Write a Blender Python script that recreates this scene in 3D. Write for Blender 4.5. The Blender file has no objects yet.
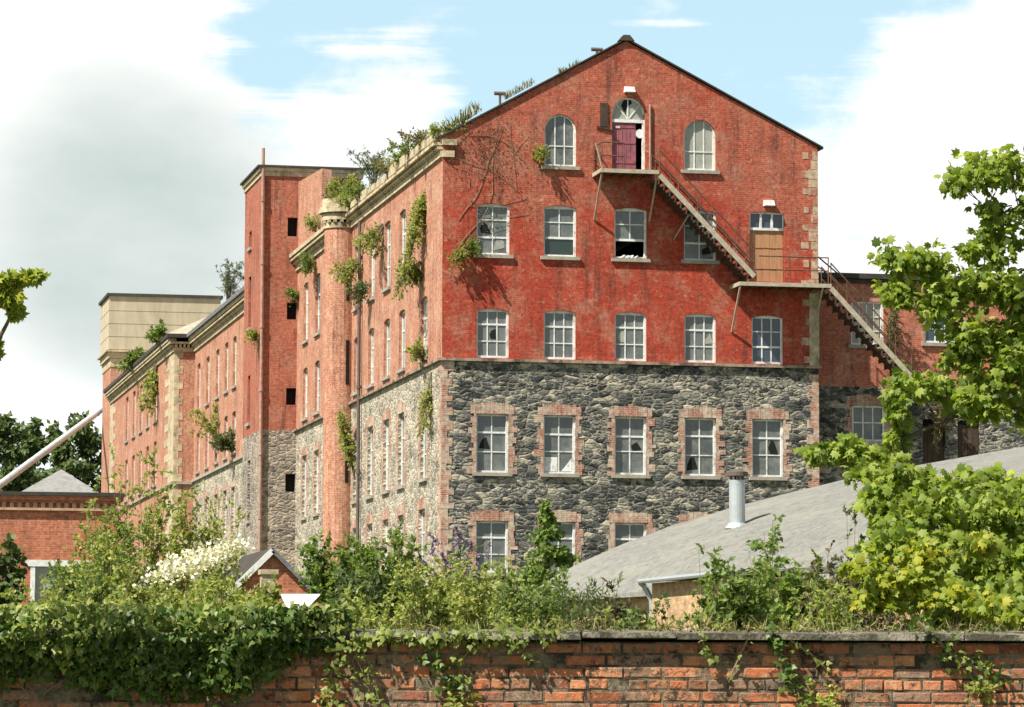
import bpy, math, random
import numpy as np
from mathutils import Vector, Matrix
from mathutils.geometry import tessellate_polygon

random.seed(7)
RNG = np.random.default_rng(11)
scene = bpy.context.scene
COL = scene.collection

# ------------------------------------------------------------------ camera
FOC, YAW, PITCH, ROLL = 3630.857, math.radians(11.660015), math.radians(5.41493), math.radians(0.177191)
CAM = np.array([-24.53105, -131.72206, 1.7])
FW = np.array([math.sin(YAW)*math.cos(PITCH), math.cos(YAW)*math.cos(PITCH), math.sin(PITCH)])
RT = np.array([math.cos(YAW), -math.sin(YAW), 0.0])
UP = np.cross(RT, FW)
CR, SR = math.cos(ROLL), math.sin(ROLL)

def ray(px, py):
    a, b = px-512.0, py-353.5
    u = CR*a+SR*b
    v = -SR*a+CR*b
    return FW*FOC+RT*u-UP*v
def at_d(px, py, d): return CAM+ray(px, py)*(d/FOC)
def at_x(px, py, x): r = ray(px, py); return CAM+r*((x-CAM[0])/r[0])
def at_y(px, py, y): r = ray(px, py); return CAM+r*((y-CAM[1])/r[1])

cam = bpy.data.cameras.new('camera')
cam.sensor_width = 36.0
cam.lens = FOC/1024*36.0
cam.clip_start = 0.5
cam.clip_end = 6000
camo = bpy.data.objects.new('camera', cam)
COL.objects.link(camo)
r_ = RT*CR+UP*SR
u_ = UP*CR-RT*SR
camo.matrix_world = Matrix(((r_[0], u_[0], -FW[0], CAM[0]), (r_[1], u_[1], -FW[1], CAM[1]), (r_[2], u_[2], -FW[2], CAM[2]), (0, 0, 0, 1)))
scene.camera = camo

# ------------------------------------------------------------------ node helpers
class T:
    def __init__(s, tree): s.t = tree; s.l = tree.links
    def n(s, kind, ins=None, **kw):
        x = s.t.nodes.new(kind)
        for k, v in kw.items(): setattr(x, k, v)
        for k, v in (ins or {}).items(): s.set(x.inputs[k], v)
        return x
    def set(s, sock, v):
        if isinstance(v, bpy.types.NodeSocket): s.l.new(v, sock)
        else:
            if isinstance(v, (tuple, list)) and len(v) == 3 and sock.type == 'RGBA': v = (*v, 1)
            sock.default_value = v
    def noise(s, vec, scale, detail=4, rough=.6):
        return s.n('ShaderNodeTexNoise', {'Vector': vec, 'Scale': scale, 'Detail': detail, 'Roughness': rough}).outputs['Fac']
    def math(s, op, a, b=0.0, clamp=False):
        x = s.n('ShaderNodeMath', operation=op, use_clamp=clamp)
        s.set(x.inputs[0], a); s.set(x.inputs[1], b)
        return x.outputs[0]
    def mix(s, fac, a, b, mode='MIX'):
        x = s.n('ShaderNodeMix', data_type='RGBA', blend_type=mode)
        s.set(x.inputs[0], fac); s.set(x.inputs[6], a); s.set(x.inputs[7], b)
        return x.outputs[2]
    def step(s, v, lo, hi, a=0.0, b=1.0):
        x = s.n('ShaderNodeMapRange', interpolation_type='SMOOTHSTEP')
        for i, q in enumerate((v, lo, hi, a, b)): s.set(x.inputs[i], q)
        return x.outputs[0]
    def ramp(s, fac, stops, interp='LINEAR'):
        x = s.n('ShaderNodeValToRGB', {'Fac': fac})
        e = x.color_ramp.elements
        x.color_ramp.interpolation = interp
        while len(e) < len(stops): e.new(0.5)
        for el, (p, c) in zip(e, stops):
            el.position = p; el.color = (*c, 1)
        return x.outputs['Color']
    def scale(s, vec, sc):
        return s.n('ShaderNodeMapping', {'Vector': vec, 'Scale': sc}).outputs[0]
    def bump(s, h, strength, dist):
        return s.n('ShaderNodeBump', {'Height': h, 'Strength': strength, 'Distance': dist}).outputs[0]

def new_mat(name):
    m = bpy.data.materials.new(name)
    m.use_nodes = True
    m.node_tree.nodes.clear()
    return m, T(m.node_tree)
def finish(t, color, rough=.9, normal=None, metal=0.0, spec=.3):
    p = t.n('ShaderNodeBsdfPrincipled', {'Base Color': color, 'Roughness': rough, 'Metallic': metal, 'Specular IOR Level': spec})
    if normal is not None: t.set(p.inputs['Normal'], normal)
    o = t.n('ShaderNodeOutputMaterial')
    t.l.new(p.outputs[0], o.inputs[0])
    return p
def uv(t): return t.n('ShaderNodeUVMap').outputs[0]
def pos(t): return t.n('ShaderNodeNewGeometry').outputs['Position']

def brick_material(name, c1, c2, mortar, wear, wear_lo=.52, wear_hi=.72, wear_amt=.7, fresh=None, dirt=.35, light=None):
    m, t = new_mat(name)
    v = uv(t)
    b = t.n('ShaderNodeTexBrick', {'Vector': v, 'Color1': c1, 'Color2': c2, 'Mortar': mortar, 'Scale': 1.0, 'Mortar Size': .008,
                                   'Brick Width': .235, 'Row Height': .078, 'Bias': -.1})
    c = b.outputs['Color']
    if fresh is not None:                                   # old red paint left in big irregular fields
        f = t.step(t.math('ADD', t.noise(v, .16, 6, .68), t.step(t.n('ShaderNodeSeparateXYZ', {'Vector': v}).outputs[1], 17.5, 22.5, .06, -.10)), .42, .52)
        c = t.mix(f, c, t.mix(.88, c, fresh))
    w = t.math('MULTIPLY', t.step(t.noise(v, .9, 7, .72), wear_lo, wear_hi), wear_amt)
    c = t.mix(w, c, wear)
    if light is not None:                                   # lime and salt flecks
        s1 = t.step(t.noise(t.scale(v, (1.6, 3.4, 1)), 2.2, 8, .85), .55, .66)
        c = t.mix(t.math('MULTIPLY', s1, .75), c, light)
    d = t.step(t.noise(t.scale(v, (2.6, .25, 1)), 1.0, 7, .72), .5, .68)
    c = t.mix(t.math('MULTIPLY', d, dirt), c, (.06, .035, .025), 'MIX')
    g = t.noise(v, 7, 5, .85)
    c = t.mix(.9, c, t.ramp(g, [(.28, (.28, .26, .26)), (.5, (.95, .95, .95)), (.70, (1.55, 1.7, 1.75))]), 'MULTIPLY')
    c = t.mix(.4, c, t.ramp(t.noise(v, 1.1, 6, .7), [(.3, (.6, .58, .58)), (.7, (1.3, 1.3, 1.3))]), 'MULTIPLY')
    pk = t.step(t.noise(t.scale(v, (1, 1.8, 1)), 3.4, 6, .8), .62, .70)
    c = t.mix(t.math('MULTIPLY', pk, dirt*1.4), c, (.075, .045, .035))
    h = t.math('ADD', t.math('MULTIPLY', b.outputs['Fac'], -.6), t.math('MULTIPLY', g, .8))
    finish(t, c, .92, t.bump(h, .6, .02))
    return m

def rubble_material(name, stones, mortar, mort_lo, mort_hi, patch, size=(2.3, 4.2), gap=.6):
    m, t = new_mat(name)
    v = uv(t)
    wob = t.n('ShaderNodeTexNoise', {'Vector': v, 'Scale': 2.6, 'Detail': 5.0}).outputs['Color']
    vv = t.n('ShaderNodeVectorMath', operation='MULTIPLY_ADD')
    t.set(vv.inputs[0], wob); vv.inputs[1].default_value = (.36, .22, 0); t.set(vv.inputs[2], v)
    sv = t.scale(vv.outputs[0], (size[0], size[1], 1))
    vo = t.n('ShaderNodeTexVoronoi', {'Vector': sv, 'Scale': 1.0, 'Randomness': .95}, voronoi_dimensions='2D')
    ve = t.n('ShaderNodeTexVoronoi', {'Vector': sv, 'Scale': 1.0, 'Randomness': .95}, voronoi_dimensions='2D', feature='DISTANCE_TO_EDGE')
    rnd = t.n('ShaderNodeSeparateColor', {'Color': vo.outputs['Color']}).outputs[0]
    c = t.ramp(rnd, stones)
    c = t.mix(.9, c, t.ramp(t.noise(v, 5.0, 7, .82), [(.3, (.22, .22, .22)), (.5, (.9, .9, .9)), (.7, (1.7, 1.65, 1.55))]), 'MULTIPLY')
    big = t.noise(v, .45, 6, .75)
    edge = t.math('ADD', ve.outputs['Distance'], t.math('MULTIPLY', t.math('SUBTRACT', t.noise(v, 3.6, 6, .8), .5), .75))
    mm = t.step(edge, mort_lo, mort_hi, 1.0, 0.0)
    mm = t.math('MULTIPLY', mm, t.step(big, .36, .66, .12, .9))
    c = t.mix(mm, c, t.mix(t.step(t.noise(v, 1.3, 6, .8), .44, .56), tuple(x*gap for x in mortar), mortar))
    p = t.step(t.noise(t.scale(v, (1, 1.6, 1)), .8, 7, .75), .58, .72)
    c = t.mix(t.math('MULTIPLY', p, .7), c, patch)
    h = t.math('ADD', t.math('MINIMUM', ve.outputs['Distance'], .25), t.math('MULTIPLY', t.noise(v, 9, 4, .7), .25))
    zone = t.step(t.noise(t.scale(v, (1, 1.7, 1)), .55, 6, .75), .40, .60, .055, -.035)
    fk = t.step(t.math('ADD', t.noise(t.scale(v, (1, 1.4, 1)), 4.6, 8, .9), t.math('MULTIPLY', zone, -1.0)), .525, .585)
    c = t.mix(t.math('MULTIPLY', fk, .85), c, t.mix(t.noise(v, 1.4, 4, .7), mortar, tuple(min(1, x*1.35) for x in mortar)))
    dk = t.step(t.math('ADD', t.noise(t.scale(v, (1, 1.6, 1)), 3.4, 8, .9), zone), .555, .62)
    c = t.mix(t.math('MULTIPLY', dk, .85), c, (.02, .02, .018))
    finish(t, c, .95, t.bump(h, .9, .10))
    return m

def plain_material(name, color, var=.35, scale=3.0, rough=.85, metal=0.0, spec=.3, stain=None, stain_lo=.55, stain_hi=.75, bump=.25, stretch=(1, 1, 1), use_uv=False):
    m, t = new_mat(name)
    v = uv(t) if use_uv else pos(t)
    v = t.scale(v, stretch)
    g = t.noise(v, scale, 6, .68)
    c = t.mix(1.0, color, t.ramp(g, [(.25, (1-var,)*3), (.75, (1+var*.4,)*3)]), 'MULTIPLY')
    if stain is not None:
        c = t.mix(t.step(t.noise(v, scale*.37, 7, .72), stain_lo, stain_hi), c, stain)
    finish(t, c, rough, t.bump(t.noise(v, scale*5, 4, .7), bump, .03), metal, spec)
    return m

def leaf_material(name, cols, trans=.35, rough=.55):
    m, t = new_mat(name)
    g = t.n('ShaderNodeNewGeometry')
    n = len(cols)
    c = t.ramp(g.outputs['Random Per Island'], [(i/(n-1), q) for i, q in enumerate(cols)])
    c = t.mix(.6, c, t.ramp(t.noise(g.outputs['Position'], 1.3, 3, .6), [(.3, (.55, .62, .5)), (.7, (1.25, 1.2, 1.1))]), 'MULTIPLY')
    p = t.n('ShaderNodeBsdfPrincipled', {'Base Color': c, 'Roughness': rough, 'Specular IOR Level': .35})
    tr = t.n('ShaderNodeBsdfTranslucent', {'Color': t.mix(1.0, c, (1.25, 1.25, .6), 'MULTIPLY')})
    x = t.n('ShaderNodeMixShader', {'Fac': trans})
    t.l.new(p.outputs[0], x.inputs[1]); t.l.new(tr.outputs[0], x.inputs[2])
    o = t.n('ShaderNodeOutputMaterial'); t.l.new(x.outputs[0], o.inputs[0])
    return m

M = {}
M['brick_gable'] = brick_material('red_gable_brick', (.43, .092, .048), (.31, .064, .036), (.36, .15, .10), (.40, .165, .105), .46, .66, .8, fresh=(.36, .045, .022), dirt=.6, light=(.56, .38, .26))
M['brick_west'] = brick_material('orange_west_brick', (.47, .19, .115), (.34, .12, .075), (.46, .31, .21), (.52, .32, .21), .44, .66, .75, dirt=.6, light=(.60, .44, .30))
M['brick_tower'] = brick_material('tower_brick', (.42, .115, .065), (.30, .078, .048), (.34, .17, .11), (.34, .18, .12), .46, .7, .7, dirt=.8, light=(.46, .31, .21))
M['brick_annex'] = brick_material('dark_annex_brick', (.48, .13, .07), (.36, .09, .055), (.42, .24, .17), (.46, .25, .17), .45, .7, .8, dirt=.45, light=(.36, .26, .22))
M['brick_surround'] = brick_material('pink_surround_brick', (.42, .165, .11), (.28, .10, .07), (.46, .36, .27), (.50, .40, .30), .42, .58, .9, dirt=.5, light=(.70, .60, .48))
M['brick_low'] = brick_material('low_building_brick', (.50, .155, .08), (.40, .115, .06), (.42, .24, .15), (.46, .24, .15), .5, .75, .5, dirt=.3)
M['brick_ochre'] = brick_material('ochre_brick', (.5, .32, .17), (.44, .25, .13), (.45, .34, .22), (.5, .36, .22), .5, .75, .6, dirt=.35)
M['stone_dark'] = rubble_material('dark_basalt_rubble', [(0, (.022, .025, .026)), (.35, (.06, .066, .067)), (.62, (.105, .11, .105)), (.82, (.20, .19, .16)), (1, (.46, .41, .31))],
                                  (.40, .36, .27), .02, .20, (.36, .33, .24), (2.9, 6.6), .05)
M['stone_pale'] = rubble_material('pale_limewashed_rubble', [(0, (.13, .125, .10)), (.35, (.25, .24, .19)), (.7, (.38, .34, .26)), (1, (.46, .39, .29))],
                                  (.56, .49, .37), .05, .34, (.52, .44, .32), (2.9, 5.6))
M['stone_tower'] = rubble_material('tower_rubble', [(0, (.13, .12, .10)), (.5, (.25, .22, .18)), (1, (.38, .32, .25))], (.44, .36, .28), .04, .3, (.40, .30, .22), (3.0, 6.0))
M['cream'] = plain_material('cream_sandstone', (.56, .46, .30), .55, 3.5, stain=(.20, .165, .10), stain_lo=.48, stain_hi=.66)
M['cream_worn'] = plain_material('worn_quoin_stone', (.52, .40, .27), .6, 5.0, stain=(.34, .13, .085), stain_lo=.47, stain_hi=.58)
M['grey_stone'] = plain_material('grey_sill_stone', (.36, .32, .26), .4, 3.0, stain=(.16, .145, .12))
M['string'] = plain_material('stained_string_course', (.36, .27, .20), .6, 4.0, stain=(.10, .07, .05), stain_lo=.46, stain_hi=.6)
M['slate'] = plain_material('blue_grey_slate', (.17, .17, .175), .5, 4.0, stain=(.3, .29, .25), stretch=(1, 1, 3))
M['dark_edge'] = plain_material('dark_verge_tile', (.055, .048, .04), .4, 4.0, stain=(.14, .11, .07))
M['white'] = plain_material('flaking_white_paint', (.74, .74, .70), .3, 8.0, stain=(.42, .38, .30), stain_lo=.52, stain_hi=.66, rough=.6)
M['concrete'] = plain_material('weathered_tank_concrete', (.47, .40, .28), .3, 1.2, stain=(.28, .24, .17), stain_lo=.5, stain_hi=.85, stretch=(1.5, 1.5, .35))
M['felt'] = plain_material('grey_roofing_felt', (.30, .29, .255), .5, 5.0, stain=(.20, .19, .15), stain_lo=.47, stain_hi=.66, bump=1.0, rough=.95)
def felt_material():
    m, t = new_mat('stained_roofing_felt')
    v = pos(t); u = uv(t)
    c = t.mix(1.0, (.34, .335, .30), t.ramp(t.noise(v, 6.0, 9, .85), [(.28, (.45, .45, .45)), (.5, (1, 1, 1)), (.72, (1.7, 1.68, 1.6))]), 'MULTIPLY')
    c = t.mix(t.math('MULTIPLY', t.step(t.noise(v, .9, 8, .75), .46, .62), .7), c, (.44, .42, .34))
    c = t.mix(t.math('MULTIPLY', t.step(t.noise(v, 1.7, 8, .8), .56, .66), .7), c, (.17, .17, .125))
    c = t.mix(t.math('MULTIPLY', t.step(t.noise(v, 3.3, 8, .85), .60, .68), .7), c, (.14, .15, .06))
    c = t.mix(t.math('MULTIPLY', t.step(t.noise(v, 2.6, 8, .85), .63, .7), .7), c, (.24, .12, .06))
    finish(t, c, .95, t.bump(t.noise(v, 11, 7, .85), 1.0, .10))
    return m
M['felt'] = felt_material()
M['galv'] = plain_material('galvanised_steel', (.42, .46, .46), .2, 3.0, rough=.5, metal=.35, stain=(.28, .29, .28))
M['rust'] = plain_material('rusty_iron', (.15, .075, .045), .5, 6.0, stain=(.26, .17, .11), rough=.9)
M['dark_rust'] = plain_material('shade_darkened_rust', (.07, .045, .03), .5, 6.0, stain=(.13, .075, .045))  # rust with the shade under the treads put into its colour
M['pale_iron'] = plain_material('peeling_painted_iron', (.44, .38, .28), .4, 5.0, stain=(.20, .12, .07), rough=.85)
M['purple'] = plain_material('faded_purple_door_paint', (.30, .10, .12), .5, 5.0, rough=.7, stain=(.3, .12, .13))
M['tan_board'] = plain_material('weathered_tan_boards', (.46, .24, .12), .35, 3.0, stain=(.36, .15, .085), stretch=(6, 1, .6))
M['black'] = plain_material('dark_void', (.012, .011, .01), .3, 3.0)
M['bark'] = plain_material('grey_brown_bark', (.12, .09, .06), .45, 6.0, stretch=(1, 1, .3))
M['twig'] = plain_material('green_brown_stem', (.17, .14, .07), .4, 6.0)
M['dry_stem'] = plain_material('dry_ivy_stem', (.26, .19, .12), .4, 8.0)
M['coping'] = plain_material('lichened_coping_stone', (.30, .27, .20), .6, 9.0, stain=(.055, .05, .03), stain_lo=.45, stain_hi=.56, bump=1.0)
M['mortar'] = plain_material('dirty_lime_mortar', (.30, .24, .155), .6, 14.0, stain=(.06, .05, .035), stain_lo=.46, stain_hi=.6, bump=1.0)
M['white_sheet'] = plain_material('white_painted_sheet', (.82, .82, .80), .12, 2.0, rough=.5)
M['pipe'] = plain_material('pale_cladding_pipe', (.56, .60, .60), .25, 2.0, rough=.6, stain=(.36, .37, .36))
M['lead'] = plain_material('drainpipe_iron', (.13, .10, .085), .4, 4.0)
M['pink_pipe'] = plain_material('pinkish_painted_pipe', (.40, .25, .19), .5, 4.0, stain=(.2, .12, .08))

def glass_material():
    m, t = new_mat('dusty_window_glass')
    g = pos(t)
    d = t.step(t.noise(g, 1.7, 5, .7), .35, .7)
    oi = t.n('ShaderNodeObjectInfo').outputs['Random']
    c = t.mix(d, (.045, .052, .052), (.20, .21, .19))
    c = t.mix(t.math('MULTIPLY', oi, .7), c, (.15, .17, .165))
    finish(t, c, t.step(d, 0, 1, .12, .45), None, 0, .5)
    return m
M['glass'] = glass_material()
def glass2(name, col, rough):
    m, t = new_mat(name)
    finish(t, t.mix(t.noise(pos(t), 3.0, 5, .7), col, tuple(x*.45 for x in col)), rough, None, 0, .5)
    return m
M['glass_pale'] = glass2('whitened_glass', (.42, .43, .36), .4)
M['glass_blue'] = glass2('blue_sky_glass', (.05, .075, .11), .08)
M['glass_green'] = glass2('dark_green_glass', (.03, .055, .045), .2)

def wall_brick_material():
    m, t = new_mat('old_garden_wall_brick')
    g = t.n('ShaderNodeNewGeometry')
    v = g.outputs['Position']
    c = t.ramp(g.outputs['Random Per Island'], [(0, (.24, .07, .035)), (.2, (.62, .22, .09)), (.4, (.52, .16, .07)), (.6, (.66, .29, .14)), (.78, (.40, .13, .07)), (.9, (.34, .20, .13)), (1, (.15, .10, .07))])
    c = t.mix(t.math('MULTIPLY', t.step(t.noise(v, 3.3, 9, .82), .47, .56), .85), c, (.22, .165, .11))
    c = t.mix(t.step(t.noise(v, 5.5, 9, .86), .515, .59), c, (.045, .038, .026))
    c = t.mix(t.math('MULTIPLY', t.step(t.noise(v, 15.0, 8, .85), .54, .64), .8), c, (.55, .40, .25))
    c = t.mix(t.math('MULTIPLY', t.step(t.noise(v, 23.0, 8, .85), .56, .66), .8), c, (.09, .055, .035))
    h = t.noise(v, 30, 6, .75)
    finish(t, t.mix(.5, c, t.ramp(h, [(.25, (.4,)*3), (.75, (1.15,)*3)]), 'MULTIPLY'), .93, t.bump(h, .9, .02))
    return m
M['wall_brick'] = wall_brick_material()

M['leaf_syc'] = leaf_material('sycamore_leaf', [(.22, .30, .04), (.35, .43, .07), (.10, .16, .025), (.48, .54, .14), (.27, .36, .05), (.14, .22, .03), (.40, .47, .11)], .55)
M['leaf_yel'] = leaf_material('yellowing_sycamore_leaf', [(.36, .40, .04), (.24, .32, .04), (.50, .46, .06), (.16, .24, .03), (.34, .40, .08)], .5)
M['leaf_ivy'] = leaf_material('ivy_leaf', [(.035, .075, .014), (.075, .14, .025), (.13, .20, .04), (.045, .09, .016), (.22, .28, .06)], .3, .45)
M['leaf_ivy_pale'] = leaf_material('pale_ivy_leaf', [(.22, .28, .05), (.34, .38, .11), (.15, .21, .04), (.42, .43, .17)], .4, .5)
M['leaf_weed'] = leaf_material('pale_weed_leaf', [(.28, .33, .07), (.42, .43, .12), (.19, .25, .05), (.52, .50, .20), (.24, .33, .07), (.11, .16, .035)], .48)
M['leaf_mid'] = leaf_material('mid_green_leaf', [(.11, .18, .04), (.19, .28, .06), (.06, .11, .025), (.29, .36, .09), (.15, .24, .05)], .45)
M['leaf_dark'] = leaf_material('dark_green_leaf', [(.085, .13, .045), (.13, .18, .06), (.055, .09, .03), (.18, .23, .08)], .4)
M['leaf_grey'] = leaf_material('grey_green_buddleia_leaf', [(.10, .14, .06), (.15, .18, .085), (.07, .11, .045), (.2, .22, .12)], .3)
M['leaf_brown'] = leaf_material('withered_bramble_leaf', [(.16, .10, .06), (.10, .11, .04), (.22, .15, .09), (.08, .10, .03), (.13, .14, .05)], .3)
M['leaf_rust'] = leaf_material('rusty_brown_leaf', [(.09, .07, .035), (.06, .075, .03), (.13, .09, .045)], .25)
M['leaf_moss'] = leaf_material('coping_moss', [(.10, .11, .03), (.20, .19, .06), (.06, .065, .025), (.28, .25, .10), (.09, .06, .03)], .2)
M['dry_grass'] = leaf_material('dry_grass_blade', [(.34, .28, .13), (.26, .23, .08), (.20, .21, .06), (.40, .33, .18)], .3)
M['flower_purple'] = leaf_material('purple_buddleia_flower', [(.26, .19, .30), (.32, .25, .36), (.20, .15, .23)], .2)
M['flower_white'] = leaf_material('white_blossom', [(.70, .68, .58), (.55, .55, .40), (.80, .78, .72), (.62, .58, .44)], .25)

# ------------------------------------------------------------------ mesh helpers
def tag(o, label=None, cat=None, group=None, kind=None):
    if label: o['label'] = label
    if cat: o['category'] = cat
    if group: o['group'] = group
    if kind: o['kind'] = kind
    return o
def empty(name, loc, rz=0.0):
    o = bpy.data.objects.new(name, None)
    o.empty_display_size = .3
    o.location = loc
    o.rotation_euler = (0, 0, rz)
    COL.objects.link(o)
    return o
WLOC = {}
def base_of(o):
    b = Vector((0, 0, 0))
    while o is not None:
        b += o.location
        o = o.parent
    return b

class MB:
    def __init__(s): s.v = []; s.f = []; s.m = []
    def add(s, vs, fs, mi=0):
        o = len(s.v)
        s.v += [tuple(map(float, p)) for p in vs]
        for f in fs:
            s.f.append(tuple(i+o for i in f)); s.m.append(mi)
        return s
    def quad(s, a, b, c, d, mi=0): return s.add([a, b, c, d], [(0, 1, 2, 3)], mi)
    def hexa(s, lo, hi, mi=0):
        n = len(lo)
        fs = [tuple(range(n-1, -1, -1)), tuple(range(n, 2*n))]
        for i in range(n):
            j = (i+1) % n
            fs.append((i, j, n+j, n+i))
        return s.add(list(lo)+list(hi), fs, mi)
    def box(s, x0, x1, y0, y1, z0, z1, mi=0):
        return s.hexa([(x0, y0, z0), (x1, y0, z0), (x1, y1, z0), (x0, y1, z0)], [(x0, y0, z1), (x1, y0, z1), (x1, y1, z1), (x0, y1, z1)], mi)
    def prism(s, pts, d, mi=0):
        d = Vector(d)
        return s.hexa(pts, [Vector(p)+d for p in pts], mi)
    def bar(s, p, q, w, h, mi=0, up=(0, 0, 1)):
        p, q = Vector(p), Vector(q)
        d = (q-p).normalized(); u = Vector(up)
        if abs(d.dot(u)) > .98: u = Vector((0, 1, 0))
        a = d.cross(u).normalized(); b = a.cross(d)
        a *= w/2; b *= h/2
        return s.hexa([p-a-b, p+a-b, p+a+b, p-a+b], [q-a-b, q+a-b, q+a+b, q-a+b], mi)
    def tube(s, pts, rad, n=8, mi=0, cap=True):
        pts = [Vector(p) for p in pts]
        if not isinstance(rad, (list, tuple)): rad = [rad]*len(pts)
        vs = []; fs = []
        for i, p in enumerate(pts):
            d = (pts[min(i+1, len(pts)-1)]-pts[max(i-1, 0)]).normalized()
            u = Vector((0, 0, 1)) if abs(d.z) < .95 else Vector((1, 0, 0))
            a = d.cross(u).normalized(); b = a.cross(d)
            for k in range(n):
                t = 2*math.pi*k/n
                vs.append(p+(a*math.cos(t)+b*math.sin(t))*rad[i])
        for i in range(len(pts)-1):
            for k in range(n):
                j = (k+1) % n
                fs.append((i*n+k, i*n+j, (i+1)*n+j, (i+1)*n+k))
        if cap:
            fs.append(tuple(range(n-1, -1, -1)))
            fs.append(tuple((len(pts)-1)*n+k for k in range(n)))
        return s.add(vs, fs, mi)
    def build(s, name, mats, parent=None, smooth=False, local=False, loc=None):
        """vertices are world coordinates unless local; origin goes to the parent's base (or to loc)"""
        if not isinstance(mats, (list, tuple)): mats = [mats]
        off = Vector((0, 0, 0)) if local else base_of(parent)
        l = Vector(loc) if loc is not None else Vector((0, 0, 0))
        vs = np.array(s.v, dtype=np.float64)
        me = bpy.data.meshes.new(name)
        me.from_pydata([tuple(p) for p in (vs-np.array(off if local else off+l))], [], s.f)
        for x in mats: me.materials.append(x)
        me.polygons.foreach_set('material_index', s.m)
        if smooth: me.polygons.foreach_set('use_smooth', [True]*len(s.f))
        me.update()
        ul = me.uv_layers.new(name='UVMap')
        uvs = np.zeros((len(me.loops), 2))
        for p in me.polygons:
            nx, ny, nz = p.normal
            L = math.hypot(nx, ny)
            for li in p.loop_indices:
                x, y, z = s.v[me.loops[li].vertex_index]
                if L > .45: uvs[li] = ((-ny*x+nx*y)/L+nx*37.3/L, z)
                else: uvs[li] = (x, y)
        ul.data.foreach_set('uv', uvs.ravel())
        o = bpy.data.objects.new(name, me)
        o.location = l
        COL.objects.link(o)
        if parent is not None: o.parent = parent
        return o

def hole(cx, z0, z1, w, rise=.1, n=6):
    h = w/2
    pts = [(cx-h, z0), (cx+h, z0)]
    for i in range(n+1):
        t = math.pi*i/n if rise >= h*.95 else None
        if t is not None: pts.append((cx+h*math.cos(t), z1-rise+rise*math.sin(t)))
        else:
            x = h-2*h*i/n
            pts.append((cx+x, z1-rise+rise*(1-(x/h)**2)))
    return pts
def wall(mb, outer, holes, f3, inward, depth=.24, mi=0):
    """flat wall with openings; f3 maps (a, z) to a point, reveals run back by depth"""
    polys = [[Vector((a, z, 0)) for a, z in outer]]+[[Vector((a, z, 0)) for a, z in h] for h in holes]
    flat = [p for q in polys for p in q]
    tris = tessellate_polygon(polys)
    P = [Vector(f3(p.x, p.y)) for p in flat]
    inw = Vector(inward)
    fs = []
    for t in tris:
        a, b, c = (P[i] for i in t)
        nrm = (b-a).cross(c-a)
        if nrm.length < 1e-9: continue
        fs.append(tuple(t) if nrm.dot(inw) < 0 else tuple(reversed(t)))
    mb.add(P, fs, mi)
    for h in holes:
        Q = [Vector(f3(a, z)) for a, z in h]
        n = len(Q)
        mb.add(Q+[q+inw*depth for q in Q], [(i, (i+1) % n, n+(i+1) % n, n+i) for i in range(n)], mi)

# ------------------------------------------------------------------ windows (copied, sharing meshes)
WCACHE = {}
def window_parts(key, w, h, rise, cols, rows, y0, y1, opening=None, meet=None, pane='glass', sill=True, sillmat='grey_stone', boarded=False):
    if key in WCACHE: return WCACHE[key]
    f = MB(); hw = w/2; fr = .065; ym = (y0+y1)/2
    arch = rise >= hw*.95
    zs = h-rise if arch else h
    f.box(-hw-.02, -hw+fr, y0, y1, 0, zs); f.box(hw-fr-.02, hw+.02, y0-.03, y1, 0, zs)
    f.box(-hw+fr, hw-fr-.02, y0, y1, 0, .08)
    if arch:
        N = 10
        for i in range(N):
            a, b = math.pi*i/N, math.pi*(i+1)/N
            f.prism([((hw+.02)*math.cos(a), y0, zs+(rise+.02)*math.sin(a)), ((hw+.02)*math.cos(b), y0, zs+(rise+.02)*math.sin(b)),
                     ((hw-fr)*math.cos(b), y0, zs+(rise-fr)*math.sin(b)), ((hw-fr)*math.cos(a), y0, zs+(rise-fr)*math.sin(a))], (0, y1-y0, 0))
    else:
        f.box(-hw+fr, hw-fr-.02, y0, y1, h-rise-.03, h+.02)
    top = h-.03 if arch else h-rise-.03
    zb = opening if opening else .08
    for i in range(1, cols):
        x = -hw+fr+(2*hw-2*fr)*i/cols
        zt = zs+math.sqrt(max(0, 1-(x/hw)**2))*rise-.03 if arch else top
        f.box(x-.022, x+.022, ym-.02, ym+.02, zb, zt)
    for z in (rows if isinstance(rows, (list, tuple)) else [h*j/rows for j in range(1, rows)]):
        t = .035 if (meet is not None and abs(z-meet) < .02) else .02
        f.box(-hw+fr, hw-fr-.02, ym-.022-t*.2, ym+.022, z-t, z+t)
    if opening: f.box(-hw+fr, hw-fr-.02, ym-.03, ym+.025, opening-.05, opening)
    g = MB(); yg = ym+.003
    z0 = opening if opening else .08
    if arch:
        pts = [(-hw, yg, z0), (hw, yg, z0)]+[(hw*math.cos(math.pi*i/10), yg, zs+rise*math.sin(math.pi*i/10)) for i in range(11)]
    else:
        pts = [(-hw, yg, z0), (hw, yg, z0), (hw, yg, h+.01), (-hw, yg, h+.01)]
    g.prism(pts, (0, .006, 0))
    s = None
    if sill:
        s = MB(); s.box(-hw-.13, hw+.13, -.11, y0+.02, -.13, -.002)
    me = []
    o = f.build('window', M['white'], None, local=True); me.append(o.data); bpy.data.objects.remove(o)
    o = g.build('pane', M[pane], None, local=True); me.append(o.data); bpy.data.objects.remove(o)
    if s:
        o = s.build('sill', M[sillmat], None, local=True); me.append(o.data); bpy.data.objects.remove(o)
    WCACHE[key] = me
    return me
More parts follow.
